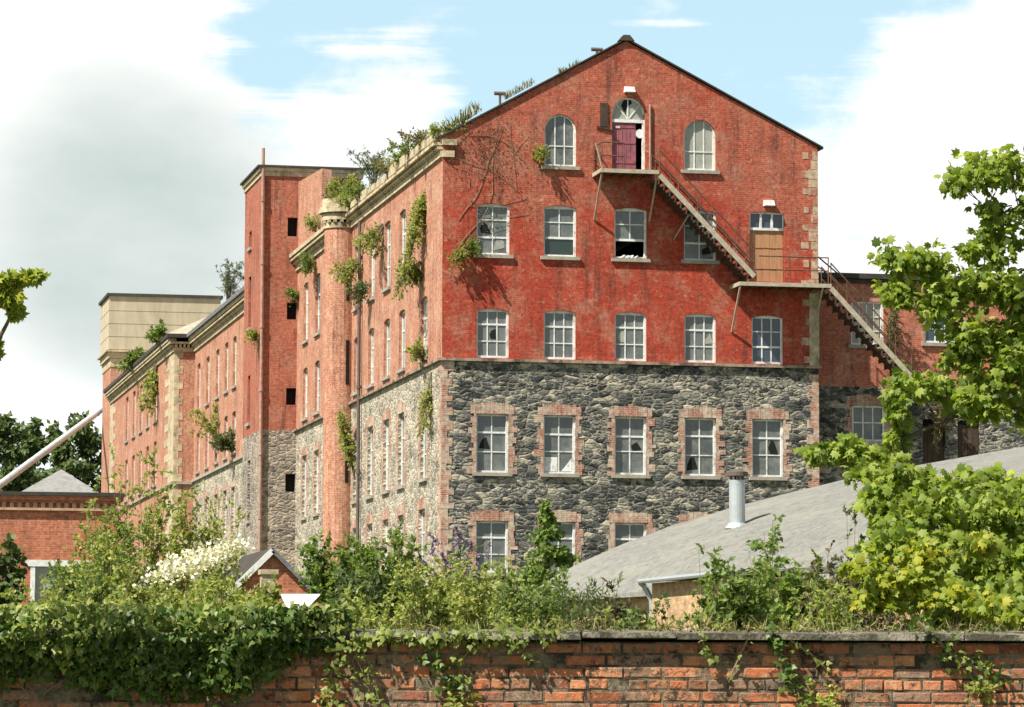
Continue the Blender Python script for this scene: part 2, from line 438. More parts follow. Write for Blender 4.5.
def put_window(parent, key, loc, rz=0.0, label=None, name='window', **kw):
    me = window_parts(key, **kw)
    o = bpy.data.objects.new(name, me[0])
    COL.objects.link(o)
    o.parent = parent
    o.location = Vector(loc)-base_of(parent)
    o.rotation_euler = (0, 0, rz)
    if label: o['label'] = label
    for nm, d in zip(('pane', 'sill'), me[1:]):
        c = bpy.data.objects.new(nm, d)
        COL.objects.link(c); c.parent = o
    return o

# ------------------------------------------------------------------ leaves and plants
def tmpl(pts, faces): return np.array(pts, dtype=float), faces
LEAF = {
 'ovate': tmpl([(0, 0, 0), (.30, .45, .07), (0, 1, -.06), (-.30, .45, .07)], [(0, 1, 2), (0, 2, 3)]),
 'round': tmpl([(0, 0, 0), (.38, .25, .06), (.34, .72, .05), (0, 1, -.05), (-.34, .72, .05), (-.38, .25, .06)], [(0, 1, 2, 3), (0, 3, 4, 5)]),
 'lance': tmpl([(0, 0, 0), (.12, .4, .03), (0, 1, -.12), (-.12, .4, .03)], [(0, 1, 2), (0, 2, 3)]),
 'blade': tmpl([(-.025, 0, 0), (.025, 0, 0), (.018, .6, .02), (0, 1, -.1), (-.018, .6, .02)], [(0, 1, 2, 3, 4)]),
 'ivy': tmpl([(0, .05, .03), (.28, -.08, -.03), (.50, .30, -.06), (.27, .48, .02), (0, 1, -.1), (-.27, .48, .02), (-.50, .30, -.06), (-.28, -.08, -.03), (0, .42, .06)],
             [(0, 1, 8), (1, 2, 8), (2, 3, 8), (3, 4, 8), (4, 5, 8), (5, 6, 8), (6, 7, 8), (7, 0, 8)]),
 'syc': tmpl([(0, 0, 0), (.27, -.08, -.04), (.30, .09, .01), (.55, .24, -.13), (.38, .42, 0), (.44, .74, -.14), (.19, .66, .02), (0, 1.0, -.2),
              (-.19, .66, .02), (-.44, .74, -.14), (-.38, .42, 0), (-.55, .24, -.13), (-.30, .09, .01), (-.27, -.08, -.04), (0, .36, .09)],
             [(i, (i+1) % 14, 14) for i in range(14)]),
 'petal': tmpl([(-.35, 0, 0), (.35, .1, .1), (.3, .8, 0), (-.3, .9, .12)], [(0, 1, 2, 3)]),
}
def nrm(a):
    return a/np.maximum(np.linalg.norm(a, axis=-1, keepdims=True), 1e-9)
class Leaves:
    def __init__(s, kind): s.kind = kind; s.p = []; s.a = []; s.n = []; s.s = []
    def add(s, p, a, n, size):
        p = np.atleast_2d(p); k = len(p)
        s.p.append(p); s.a.append(np.broadcast_to(a, (k, 3))); s.n.append(np.broadcast_to(n, (k, 3))); s.s.append(np.broadcast_to(size, (k,)))
    def build(s, name, mat, parent=None, local=False):
        P, A, N, S = (np.concatenate(x) for x in (s.p, s.a, s.n, s.s))
        off = np.zeros(3) if local else np.array(base_of(parent))
        A = nrm(A); N = nrm(N-A*(N*A).sum(1, keepdims=True)+1e-6); X = np.cross(A, N)
        tv, tf = LEAF[s.kind]
        V = P[:, None, :]-off+S[:, None, None]*(tv[None, :, 0:1]*X[:, None]+tv[None, :, 1:2]*A[:, None]+tv[None, :, 2:3]*N[:, None])
        k = len(P); nv = len(tv)
        fl = np.concatenate([np.array(f) for f in tf]); ft = np.array([len(f) for f in tf])
        loops = (fl[None]+np.arange(k)[:, None]*nv).ravel()
        tot = np.tile(ft, k)
        st = np.concatenate([[0], np.cumsum(tot)[:-1]])
        me = bpy.data.meshes.new(name)
        me.vertices.add(k*nv); me.loops.add(len(loops)); me.polygons.add(len(tot))
        me.vertices.foreach_set('co', V.reshape(-1))
        me.loops.foreach_set('vertex_index', loops.astype(np.int32))
        me.polygons.foreach_set('loop_start', st.astype(np.int32))
        me.polygons.foreach_set('loop_total', tot.astype(np.int32))
        me.materials.append(mat)
        me.update(calc_edges=True); me.validate()
        o = bpy.data.objects.new(name, me)
        COL.objects.link(o)
        if parent is not None: o.parent = parent
        return o

def sprout(L, tb, base, axis, H, R, stems=8, twigs=10, twig=.5, leaves=8, size=.06, droop=0.0, up=.4, t0=.25, sr=.012, curl=.3, flat=1.0, flop=.6, spread=.45):
    """stems from a base into a crown, twigs off the stems, leaves along the twigs"""
    base = np.array(base, float); axis = nrm(np.array(axis, float))
    ref = np.array([1., 0, 0]) if abs(axis[0]) < .8 else np.array([0, 1., 0])
    e1 = nrm(np.cross(axis, ref)); e2 = np.cross(axis, e1)
    for i in range(stems):
        th = RNG.uniform(0, 2*np.pi); rr = R*math.sqrt(RNG.uniform(0.02, 1))
        hh = H*(1-spread*RNG.uniform(0, 1)*(.4+.6*rr/R))
        side = (e1*math.cos(th)+e2*math.sin(th)*flat)*rr
        end = base+axis*hh+side
        c = base+axis*hh*.55+side*.35*RNG.uniform(.2, 1.6)
        b0 = base+side*.12
        ts = np.linspace(0, 1, 8)[:, None]
        pts = (1-ts)**2*b0+2*ts*(1-ts)*c+ts**2*end
        pts[:, 2] -= droop*(ts[:, 0]**2)*H
        if tb is not None: tb.tube(pts, [sr*(1-.8*t) for t in ts[:, 0]], 4, cap=False)
        for k in range(twigs):
            t = RNG.uniform(t0, 1.0)
            q = t*7; j = min(int(q), 6)
            p = pts[j]+(pts[j+1]-pts[j])*(q-j)
            tan = nrm(pts[j+1]-pts[j])
            d = nrm(RNG.normal(size=3)*.75+tan*.55+np.array([0, 0, up]))
            ln = twig*RNG.uniform(.45, 1.15)*(1.15-.55*t)
            m = max(2, int(leaves*RNG.uniform(.6, 1.3)))
            u = RNG.uniform(.1, 1.0, m)[:, None]
            lp = p+d*ln*u+np.array([0, 0, -1])*ln*.18*u*u
            ax = nrm(d*.7+RNG.normal(size=(m, 3))*flop+np.array([0, 0, -.15]))
            no = nrm(np.array([-.2, -.25, .8])+RNG.normal(size=(m, 3))*.5)
            L.add(lp, ax, no, size*RNG.uniform(.55, 1.2, m))
            if tb is not None and twig*FOC/100 > 12: tb.tube([p, p+d*ln-np.array([0, 0, ln*.15])], [sr*.35, sr*.12], 3, cap=False)

def shrub(name, label, cat, base, H, R, leaf, mat, size, group=None, stem_mat='twig', extra=None, **kw):
    root = empty(name, base)
    tag(root, label, cat, group)
    L = Leaves(leaf); tb = MB()
    sprout(L, tb, base, (0, 0, 1), H, R, size=size, **kw)
    tb.build('stem', M[stem_mat], root, smooth=True)
    L.build('foliage', M[mat], root)
    return root

def blob(L, c, rad, n, size, out=.6, shell=.55):
    """leaves filling a lumpy ellipsoid, denser to its outside"""
    d = nrm(RNG.normal(size=(n, 3)))
    r = RNG.uniform(0, 1, n)**(1-shell)
    p = np.array(c)+d*np.array(rad)*r[:, None]
    no = nrm(d*out+np.array([-.3, -.35, .6])+RNG.normal(size=(n, 3))*.6)
    ax = nrm(RNG.normal(size=(n, 3))+d*.7+np.array([0, 0, -.35]))
    L.add(p, ax, no, size*RNG.uniform(.6, 1.2, n))

# ------------------------------------------------------------------ ground
def ground_z(d):
    """terrain height against distance from the viewpoint: level road side, then rising to the mill yard"""
    k = [(-400, 0), (22, 0), (32, .75), (60, 1.6), (80, 2.1), (112, 3.4), (135, 4.2), (400, 4.2), (6000, 4.2)]
    for (a, za), (b, zb) in zip(k, k[1:]):
        if d <= b: return za+(zb-za)*max(0, (d-a))/(b-a)
    return 4.2
def gz(p):
    d = (p[0]-CAM[0])*math.sin(YAW)+(p[1]-CAM[1])*math.cos(YAW)
    return ground_z(d)
def on_ground(px, D):
    p = at_d(px, 697, D); p[2] = gz(p)-.02
    return p
g = MB()
ds = [-400, -60, 0, 12, 22, 24, 28, 32, 40, 50, 60, 70, 80, 95, 112, 125, 135, 160, 220, 400, 1200, 5500]
ls = [-4000, -900, -250, -90, -40, -20, -10, 0, 10, 20, 40, 90, 250, 900, 4000]
fwh = np.array([math.sin(YAW), math.cos(YAW), 0])
vs = []
for d in ds:
    for l in ls:
        p = np.array([CAM[0], CAM[1], 0])+fwh*d+RT*l
        vs.append((p[0], p[1], ground_z(d)))
n = len(ls)
g.add(vs, [(i*n+j, i*n+j+1, (i+1)*n+j+1, (i+1)*n+j) for i in range(len(ds)-1) for j in range(n-1)])
M['grass'] = plain_material('rough_weedy_ground', (.085, .105, .035), .5, 1.3, stain=(.16, .13, .07), stain_lo=.5, stain_hi=.7, bump=.8)
tag(g.build('ground', M['grass']), 'rough weedy ground rising towards the old mill', None, None, 'structure')

# ------------------------------------------------------------------ the mill: gabled main block
W, ZS, ZE = 14.5, 14.2, 22.5
mill = empty('mill_building', (0, 0, 3.5))
tag(mill, 'large derelict red brick mill block with stone lower floors and gable end', 'mill')
COLS = [1.92, 4.47, 7.19, 9.88, 12.5]
fy = lambda a, z: (a, 0, z)
fx = lambda a, z: (0, a, z)
h_r1 = [hole(4.48, 21.52, 23.52, 1.22, .61, 10), hole(7.11, 21.42, 24.26, 1.28, .64, 10), hole(9.88, 21.55, 23.5, 1.24, .62, 10)]
h_r2 = [hole(c, 18.12, 20.06, 1.25, .10) for c in COLS[:4]]+[hole(12.5, 17.4, 20.06, 1.36, .05)]
h_r3 = [hole(c, 14.27, 16.12, 1.22, .10) for c in COLS]
h_r4 = [hole(c, 10.0, 12.2, 1.22, .06) for c in COLS]
h_r5 = [hole(c, 6.3, 8.22, 1.22, .06) for c in COLS]
mb = MB()
wall(mb, [(0, ZS), (W, ZS), (W, 22.62), (7.01, 26.40), (0, 22.5)], h_r1+h_r2+h_r3, fy, (0, 1, 0))
mb.build('gable_brick_wall', M['brick_gable'], mill)
mb = MB()
wall(mb, [(0, 2.0), (W, 2.0), (W, ZS), (0, ZS)], h_r4+h_r5, fy, (0, 1, 0))
mb.build('gable_stone_wall', M['stone_dark'], mill)
YW = [8.62, 12.15, 16.0, 19.75]
YT = [30.9, 34.6]
YEND = 37.4
w2 = [(y, 18.15, 20.9) for y in YW+YT]
w3 = [(y, 14.55, 16.92) for y in [3.78]+YW+YT]
w4 = [(y, 9.95, 12.85) for y in [3.7]+YW+YT]
w5 = [(y, 6.2, 8.83) for y in [3.97]+YW]
mb = MB()
wall(mb, [(0, ZS), (YEND, ZS), (YEND, 22.5), (0, 22.5)], [hole(y, a, b, 1.45, .09) for y, a, b in w2+w3], fx, (1, 0, 0), .22)
mb.build('west_brick_wall', M['brick_west'], mill)
mb = MB()
wall(mb, [(0, 2.0), (YEND, 2.0), (YEND, ZS), (0, ZS)], [hole(y, a, b, 1.45, .09) for y, a, b in w4+w5], fx, (1, 0, 0), .22)
mb.build('west_stone_wall', M['stone_pale'], mill)
mb = MB()
mb.quad((W, 0, 2), (W, 45, 2), (W, 45, 22.6), (W, 0, 22.6))
mb.quad((0, YEND, 2), (W, YEND, 2), (W, YEND, 24), (0, YEND, 24))
mb.build('rear_wall', M['brick_west'], mill)
# roof, verge
mb = MB()
for (xa, za, xb, zb) in ((-.25, 22.42, 7.01, 26.46), (7.01, 26.46, W+.25, 22.55)):
    mb.hexa([(xa, .02, za), (xb, .02, zb), (xb, 45, zb), (xa, 45, za)], [(xa, .02, za+.05), (xb, .02, zb+.05), (xb, 45, zb+.05), (xa, 45, za+.05)])
roof = mb.build('roof', M['slate'], mill)
mb = MB()
mb.bar((-.2, .0, 22.44), (7.02, .0, 26.49), .2, .055); mb.bar((7.0, .0, 26.49), (W+.2, .0, 22.59), .2, .055)
mb.hexa([(6.72, -.12, 26.40), (7.32, -.12, 26.40), (7.32, .3, 26.40), (6.72, .3, 26.40)], [(6.9, -.1, 26.62), (7.14, -.1, 26.62), (7.14, .3, 26.62), (6.9, .3, 26.62)])
mb.build('verge_coping', M['dark_edge'], roof)
for (px, py) in ((597, 50), (500, 94)):
    p = at_y(px, py, 1.2)
    m2 = MB(); m2.tube([(p[0], 1.2, p[2]-1.0), (p[0], 1.2, p[2])], .05, 8); m2.tube([(p[0]-.22, 1.2, p[2]+.02), (p[0]+.22, 1.2, p[2]+.02)], .075, 8)
    m2.build('roof_vent', M['lead'], roof)
# string course
mb = MB()
mb.box(-.14, W+.1, -.14, .0, 14.13, 14.235); mb.box(-.14, 0, 0, 21.1, 14.13, 14.235); mb.box(-.14, 0, 22.5, YEND, 14.13, 14.235)
mb.build('string_course', M['string'], mill)
# west cornice
def cornice(x0, y0, y1, z, parent, blocks=True, ends=True):
    c = MB()
    c.box(x0-.10, x0, y0, y1, z, z+.24)
    c.box(x0-.22, x0, y0, y1, z+.29, z+.40)
    c.box(x0-.36, x0, y0, y1, z+.44, z+.56)
    y = y0+.1
    while y < y1-.4:
        c.box(x0-.19, x0-.002, y, y+.22, z+.235, z+.29)
        y += .5
    if blocks:
        y = y0+.05
        while y < y1-.5:
            ln = random.uniform(1.5, 2.3)
            e = min(y+ln, y1)
            zt = z+1.0+random.uniform(-.1, .08)
            c.box(x0-.30+random.uniform(-.03, .03), x0+.1, y, e, z+.66, zt)
            y = e+random.uniform(.3, .6)
        c.box(x0-.1, x0+.1, y0, y1, z+.56, z+.66)
    else:
        c.box(x0-.42, x0+.1, y0, y1, z+.60, z+.78)
    return c
cornice(0, 0, 21.0, 21.74, mill).build('cornice', M['cream'], mill)
cornice(0, 22.6, YEND-.02, 21.74, mill, False).build('cornice', M['cream'], mill)
# gable-side kneeler of the cornice
mb = MB(); mb.box(-.02, .42, -.12, -.003, 21.74, 21.98); mb.box(-.05, .5, -.2, -.003, 22.18, 22.4)
mb.build('kneeler', M['cream'], mill)
# upper party wall stub beside the stair tower
mb = MB(); mb.hexa([(.0, 30.0, 22.5), (.45, 30.0, 22.5), (.45, YEND-.03, 22.5), (.0, YEND-.03, 22.5)], [(.0, 30.0, 25.6), (.45, 30.0, 25.55), (.45, YEND-.03, 26.0), (.0, YEND-.03, 26.0)])
for xa, xb, zt in ((.45, .8, 25.25), (.8, 1.15, 24.85), (1.15, 1.5, 24.5), (1.5, 1.9, 24.0), (1.9, 2.4, 23.6)): mb.box(xa, xb, 30.0, YEND-.04, 22.5, zt)
mb.build('party_wall', M['brick_west'], mill)
# round stair turret
mb = MB()
TX, TY, TR = -.35, 21.8, .75
mb.tube([(TX, TY, 2), (TX, TY, 9), (TX, TY, 14.2), (TX, TY, 21.75)], TR, 28, 0, False)
tur = mb.build('turret', M['brick_west'], mill)
mb = MB()
for (r, a, b) in ((TR+.06, 21.75, 21.98), (TR+.13, 22.1, 22.38), (TR+.26, 22.42, 22.66), (TR+.14, 22.66, 23.02)):
    mb.tube([(TX, TY, a), (TX, TY, b)], r, 28)
for k in range(18):
    a = 2*math.pi*k/18
    mb.box(TX+math.cos(a)*(TR+.08)-.07, TX+math.cos(a)*(TR+.08)+.07, TY+math.sin(a)*(TR+.08)-.07, TY+math.sin(a)*(TR+.08)+.07, 21.981, 22.1)
mb.build('turret_cap', M['cream'], tur)
for z0, z1 in ((18.6, 20.2), (15.0, 16.9), (10.8, 12.9)):
    m2 = MB(); a = math.radians(-77)
    q = lambda r, t: (TX+r*math.cos(a+t), TY+r*math.sin(a+t))
    (xa, ya), (xb, yb), (xc, yc), (xd, yd) = q(TR+.02, -.10), q(TR+.02, .10), q(.5, .10), q(.5, -.10)
    m2.hexa([(xa, ya, z0), (xb, yb, z0), (xc, yc, z0), (xd, yd, z0)], [(xa, ya, z1), (xb, yb, z1), (xc, yc, z1), (xd, yd, z1)])
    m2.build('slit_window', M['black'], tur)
# quoins at the right corner and brick corners of the stone storeys
z = 14.3; k = 0
mb = MB()
while z < 22.2:
    hh = random.uniform(.3, .4)
    if k % 2 == 0:
        mb.box(W-random.uniform(.5, .72), W-.36, -.010-random.uniform(0, .01), .0, z+.04, z+hh*.85)
    mb.box(W-random.choice((.2, .26, .358)), W+.012, -.012-random.uniform(0, .012), .0, z, z+hh-.01)
    z += hh+.01; k += 1
mb.build('quoin', M['cream_worn'], mill)
mb = MB(); mb.box(W-.36, W+.02, -.06, -.025, 14.24, 17.0); mb.build('pilaster', M['cream'], mill)
for x0, sg in ((0, 1), (W, -1)):
    mb = MB()
    z = 2.5; k = 0
    while z < 13.9:
        wd = (.42 if k % 2 == 0 else .26)+random.uniform(-.08, .06); hh = random.uniform(.2, .36)
        a, b = (x0-.008, x0+wd) if sg > 0 else (x0-wd, x0+.008)
        mb.box(a, b, -.01-random.uniform(0, .012), .0, z, z+hh)
        if sg > 0: mb.box(x0-.01-random.uniform(0, .012), x0, .0, wd*1.5, z, z+hh)
        z += hh+.003; k += 1
    mb.build('corner_brickwork', M['brick_surround'], mill)
# brick surrounds of the stone-storey windows
def surround(cx, z0, z1, w, place, thick=.012, jw=.20):
    m2 = MB(); hw = w/2
    for s in (-1, 1):
        z = z0-.05; k = random.randint(0, 1)
        while z < z1-.05:
            wd = (jw*1.4 if k % 2 else jw*.85)+random.uniform(-.09, .09)
            hh = random.uniform(.10, .28)
            a, b = sorted((s*hw, s*(hw+wd)))
            place(m2, cx+a, cx+b, z, min(z+hh, z1-.02), thick+random.uniform(0, .012))
            z += hh+.004; k += 1
    n = 9
    for i in range(n):
        a = -hw-.22+(w+.44)*i/n
        top = z1+.28+.12*math.sin(math.pi*(i+.5)/n)+random.uniform(-.04, .04)
        place(m2, cx+a, cx+a+(w+.44)/n-.008, z1-.015, top, thick+.006+random.uniform(0, .012))
    return m2
pg = lambda m2, a, b, z0, z1, t: m2.box(a, b, -t, 0.0, z0, z1)
pw = lambda m2, a, b, z0, z1, t: m2.box(-t, 0.0, a, b, z0, z1)
for c in COLS: surround(c, 10.0, 12.2, 1.22, pg).build('window_surround', M['brick_surround'], mill)
for c in COLS[:4]: surround(c, 6.3, 8.22, 1.22, pg).build('window_surround', M['brick_surround'], mill)
for y, a, b in w4+w5: surround(y, a, b, 1.45, pw, .012, .34).build('window_surround', M['brick_surround'], mill)
# gable windows
HW = dict(w=1.22, y0=.10, y1=.19)
ARW = dict(h=1.98, rise=.61, y0=.10, y1=.19)
o = put_window(mill, 'arch_a', (4.48, 0, 21.54), w=1.22, cols=3, rows=[.78], pane='glass', **ARW)
o = put_window(mill, 'arch_b', (9.88, 0, 21.56), w=1.24, cols=3, rows=[.72], pane='glass_pale', label='arched attic window with whitened panes', **ARW)
G2 = dict(w=1.25, h=1.93, rise=.10, y0=.10, y1=.19)
put_window(mill, 'g2a', (COLS[0], 0, 18.13), cols=2, rows=[.66, 1.32], meet=.66, **G2)
put_window(mill, 'g2b', (COLS[1], 0, 18.13), cols=2, rows=[.72, 1.3], meet=.72, opening=.72, label='window with a plain dark green lower sash', **G2)
m2 = MB(); m2.box(-.58, .56, .15, .156, .08, .68)
m2.build('lower_pane', M['glass_green'], mill, local=True, loc=Vector((COLS[1], 0, 18.13))-base_of(mill))
put_window(mill, 'g2c', (COLS[2], 0, 18.13), cols=2, rows=[.72, 1.3], meet=.72, opening=.72, label='sash window with its lower half broken open', **G2)
m2 = MB()
for i in range(9): 
    x = random.uniform(-.45, .3); s = random.uniform(.04, .1)
    m2.bar((x, .02, .04), (x+random.uniform(.05, .2), .08, .06+s), s, .03)
m2.build('broken_rubble', M['white'], mill, local=True, loc=Vector((COLS[2], 0, 18.11))-base_of(mill))
put_window(mill, 'g2d', (COLS[3], 0, 18.13), cols=2, rows=[.66, 1.32], meet=.66, **G2)
G3 = dict(w=1.22, h=1.85, rise=.10, y0=.10, y1=.19, sill=False)
for i, c in enumerate(COLS):
    put_window(mill, 'g3%d' % (i % 2), (c, 0, 14.28), cols=3, rows=[.60, 1.22] if i % 2 else [.62, 1.25], meet=1.22 if i % 2 else 1.25, pane='glass_blue' if i == 4 else 'glass', **G3) if i != 4 else \
    put_window(mill, 'g3e', (c, 0, 14.28), cols=3, rows=[.64, 1.22], meet=.64, pane='glass_blue', **G3)
G4 = dict(w=1.22, h=2.2, rise=.06, y0=.12, y1=.21)
for i, c in enumerate(COLS):
    put_window(mill, 'g4%d' % (i % 3), (c, 0, 10.0), cols=2, rows=[.78+.05*(i % 3), 1.5-.03*(i % 3)], meet=1.5-.03*(i % 3), **G4)
G5 = dict(w=1.22, h=1.92, rise=.06, y0=.12, y1=.21)
for i, c in enumerate(COLS[:4]):
    put_window(mill, 'g5', (c, 0, 6.3), cols=2, rows=[.68, 1.3], meet=1.3, **G5)
# whitened scraps inside two stone-storey windows
m2 = MB(); m2.box(-.55, -.05, .20, .206, .1, .62); m2.prism([(.1, .2, .1), (.5, .2, .1), (.5, .2, .6)], (0, .006, 0))
m2.build('torn_blind', M['white'], mill, local=True, loc=Vector((COLS[1], -.045, 10.0))-base_of(mill))
# smashed panes on the gable
random.seed(21)
for (c, z, w_, h_) in ((COLS[0], 14.3, .36, .55), (COLS[2], 14.3, .36, .55), (COLS[3], 14.3, .36, .55), (COLS[0], 10.05, .52, .68), (COLS[3], 10.05, .52, .68), (COLS[4], 10.05, .52, .68), (COLS[0], 18.2, .52, .6), (COLS[3], 18.2, .52, .6), (COLS[2], 10.05, .52, .68)):
    for k in range(random.choice((1, 1, 2))):
        x0 = c-.53+random.randint(0, 2 if w_ < .4 else 1)*w_+.03; z0 = z+.1+random.randint(0, 1)*h_
        pts = [(x0+random.uniform(.0, .12), z0+random.uniform(0, .1)), (x0+w_*.85, z0+random.uniform(0, .15)), (x0+w_*random.uniform(.5, .85), z0+h_*random.uniform(.5, .85)), (x0+w_*.3, z0+h_*random.uniform(.4, .85)), (x0+random.uniform(0, .08), z0+h_*.4)]
        m2 = MB(); m2.prism([(x, .118+(.04 if z < 12 else .02), y) for x, y in pts], (0, .004, 0)); m2.build('broken_pane', M['black'] if random.random() < .7 else M['glass_pale'], mill)
# west windows
for rows_, keyb in ((w2, 'w2'), (w3, 'w3'), (w4, 'w4'), (w5, 'w5')):
    for i, (y, a, b) in enumerate(rows_):
        kind = (i*7+len(keyb)+int(a)) % 3
        put_window(mill, keyb+str(kind), (0, y, a+.01), -math.pi/2, w=1.45, h=b-a-.01, rise=.09, cols=3, rows=[(b-a)*.33, (b-a)*.66], meet=(b-a)*.66,
                   y0=.13, y1=.215, pane=('glass', 'glass_pale', 'glass')[kind])
# attic door (arched, purple, fanlight) and boarded doorway
mb = MB()
mb.box(6.49, 7.42, .12, .17, 21.43, 23.3); mb.box(6.47, 6.56, .09, .2, 21.43, 23.3)
for z in (21.75, 22.5, 23.1): mb.box(6.6, 7.38, .10, .12, z, z+.09)
for x in (6.73, 6.88, 7.03, 7.18): mb.box(x, x+.012, .11, .12, 21.45, 23.28)
dr = mb.build('attic_door', M['purple'], mill); dr['label'] = 'faded purple plank door under an arched fanlight'
m2 = MB(); m2.box(6.62, 6.8, .09, .1, 23.08, 23.16); m2.build('latch', M['white'], dr)
m2 = MB(); m2.box(6.47, 7.75, .06, .2, 23.3, 23.42)
N = 12
for i in range(N):
    a, b = math.pi*i/N, math.pi*(i+1)/N
    m2.prism([(7.11+.66*math.cos(a), .1, 23.62+.66*math.sin(a)), (7.11+.66*math.cos(b), .1, 23.62+.66*math.sin(b)), (7.11+.57*math.cos(b), .1, 23.62+.57*math.sin(b)), (7.11+.57*math.cos(a), .1, 23.62+.57*math.sin(a))], (0, .1, 0))
for a in (40, 90, 140):
    a = math.radians(a); m2.bar((7.11, .14, 23.42), (7.11+.6*math.cos(a), .14, 23.62+.58*math.sin(a)), .04, .04)
m2.box(7.66, 7.77, .06, .2, 21.43, 23.3)
fl = m2.build('fanlight', M['white'], mill)
m2 = MB()
m2.prism([(6.5, .15, 23.42), (7.74, .15, 23.42)]+[(7.11+.62*math.cos(math.pi*i/10), .15, 23.62+.62*math.sin(math.pi*i/10)) for i in range(11)], (0, .01, 0))
m2.build('pane', M['glass_pale'], fl)
m2 = MB(); m2.prism([(7.0, .14, 24.26), (6.85, .14, 23.95), (7.02, .14, 23.62), (7.08, .14, 23.9), (7.28, .14, 24.05), (7.2, .14, 24.25)], (0, .008, 0)); m2.build('broken_gap', M['black'], fl)
m2 = MB(); m2.tube([(7.58, .12, 22.9), (7.58, .2, 22.9)], .17, 14); m2.build('white_plaque', M['white'], mill)
m2 = MB(); m2.box(6.0, 6.30, -.06, -.01, 23.1, 24.0); m2.bar((5.85, -.05, 23.1), (6.5, -.05, 22.95), .05, .05); m2.build('dark_plate', M['dark_rust'], mill)  # dark plate and slanting bar on the wall left of the attic door
for x, z in ((7.12, 24.42), (12.55, 20.27)):
    m2 = MB(); m2.hexa([(x-.2, -.3, z), (x+.2, -.3, z), (x+.2, 0, z), (x-.2, 0, z)], [(x-.16, -.26, z+.2), (x+.16, -.26, z+.2), (x+.18, 0, z+.24), (x-.18, 0, z+.24)])
    lo = m2.build('bulkhead_lamp', M['white'], mill)
mb = MB()
for i in range(5):
    x = 11.84+i*.265; mb.box(x, x+.258, .14+.006*(i % 2), .18, 17.4, 19.38)
for z in (17.9, 18.7): mb.box(11.86, 13.14, .12, .138, z, z+.012)
dr = mb.build('boarded_door', M['tan_board'], mill); dr['label'] = 'weathered tan boarded doorway with three small panes above'
m2 = MB(); m2.box(11.80, 13.2, .08, .2, 19.36, 19.46); m2.box(11.80, 13.2, .08, .2, 19.98, 20.08)
for x in (11.8, 12.24, 12.68, 13.12): m2.box(x, x+.08, .083, .2, 19.46, 19.98)
tr = m2.build('transom', M['white'], mill)
m2 = MB(); m2.box(11.84, 13.16, .15, .16, 19.4, 20.05); m2.build('pane', M['glass_blue'], tr)
# pinkish pipe beside the attic door, west drainpipe
m2 = MB(); m2.tube([(7.93, -.06, 21.4), (7.93, -.06, 24.0)], .045, 8); m2.build('conduit', M['pink_pipe'], mill)
m2 = MB(); m2.tube([(-.14, 18.3, 4), (-.14, 18.3, 21.7)], .075, 8)
for z in (8, 11, 14.6, 18): m2.tube([(-.14, 18.3, z), (-.14, 18.3, z+.12)], .11, 8)
m2.build('drainpipe', M['lead'], mill)

# ------------------------------------------------------------------ stair tower
tow = empty('stair_tower', (-.8, 40.4, 3.8))
tag(tow, 'square red brick stair tower with slit openings rising above the long side', 'tower')
XT, Y0, Y1, ZT = -1.72, 37.4, 43.6, 26.25
slots = [(23.4, 24.3), (19.45, 20.25), (15.4, 16.2), (11.3, 12.15)]
mb = MB()
wall(mb, [(XT, ZS), (.6, ZS), (.6, ZT), (XT, ZT)], [hole(-.25, a, b, .48, 0.0, 2) for a, b in slots[:3]], lambda a, z: (a, Y0, z), (0, 1, 0), .35)
wall(mb, [(Y0, ZS), (Y1, ZS), (Y1, ZT), (Y0, ZT)], [hole(41.5, a, b, 1.0, 0.0, 2) for a, b in ((23.3, 24.1), (19.4, 21.9), (14.8, 17.1))], lambda a, z: (XT, a, z), (1, 0, 0), .3)
mb.quad((XT, Y1, 2), (3, Y1, 2), (3, Y1, ZT), (XT, Y1, ZT)); mb.quad((3, Y0, ZS), (3, Y1, ZS), (3, Y1, ZT), (3, Y0, ZT)); mb.quad((.6, Y0, 22), (3, Y0, 22), (3, Y0, ZT), (.6, Y0, ZT))
mb.build('brick_wall', M['brick_tower'], tow)
mb = MB()
wall(mb, [(XT, 2), (.0, 2), (.0, ZS), (XT, ZS)], [hole(-.25, *slots[3], .48, 0.0, 2)], lambda a, z: (a, Y0, z), (0, 1, 0), .35)
wall(mb, [(Y0, 2), (Y1, 2), (Y1, ZS), (Y0, ZS)], [hole(41.2, 10.1, 13.0, 1.0, 0.0, 2)], lambda a, z: (XT, a, z), (1, 0, 0), .3)
mb.build('stone_base', M['stone_tower'], tow)
for (a, b) in slots:
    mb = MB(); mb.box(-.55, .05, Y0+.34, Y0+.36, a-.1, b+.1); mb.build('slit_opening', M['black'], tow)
for (y, a, b) in ((41.5, 23.3, 24.1), (41.5, 19.4, 21.9), (41.5, 14.8, 17.1), (41.2, 10.1, 13.0)):
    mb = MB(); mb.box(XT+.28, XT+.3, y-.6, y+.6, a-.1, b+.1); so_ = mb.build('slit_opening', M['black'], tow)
    mb = MB(); mb.box(XT-.1, XT+.05, y-.6, y+.6, a-.14, a-.003); mb.build('sill', M['grey_stone'], so_)
mb = MB()
mb.box(XT-.06, 3.1, Y0-.06, Y1+.06, ZT, ZT+.22); mb.box(XT-.14, 3.1, Y0-.14, Y1+.1, ZT+.225, ZT+.4)
mb.build('cornice', M['cream'], tow)
mb = MB(); mb.box(XT-.24, 3.2, Y0-.24, Y1+.2, ZT+.405, ZT+.5)
mb.build('roof', M['dark_edge'], tow)
m2 = MB(); m2.tube([(XT+.02, Y0-.14, 3), (XT+.02, Y0-.14, 27.55)], .075, 8)
for z in (7, 10, 13, 16, 19, 22, 25): m2.tube([(XT+.02, Y0-.14, z), (XT+.02, Y0-.14, z+.14)], .11, 8)
m2.build('drainpipe', M['pink_pipe'], tow)

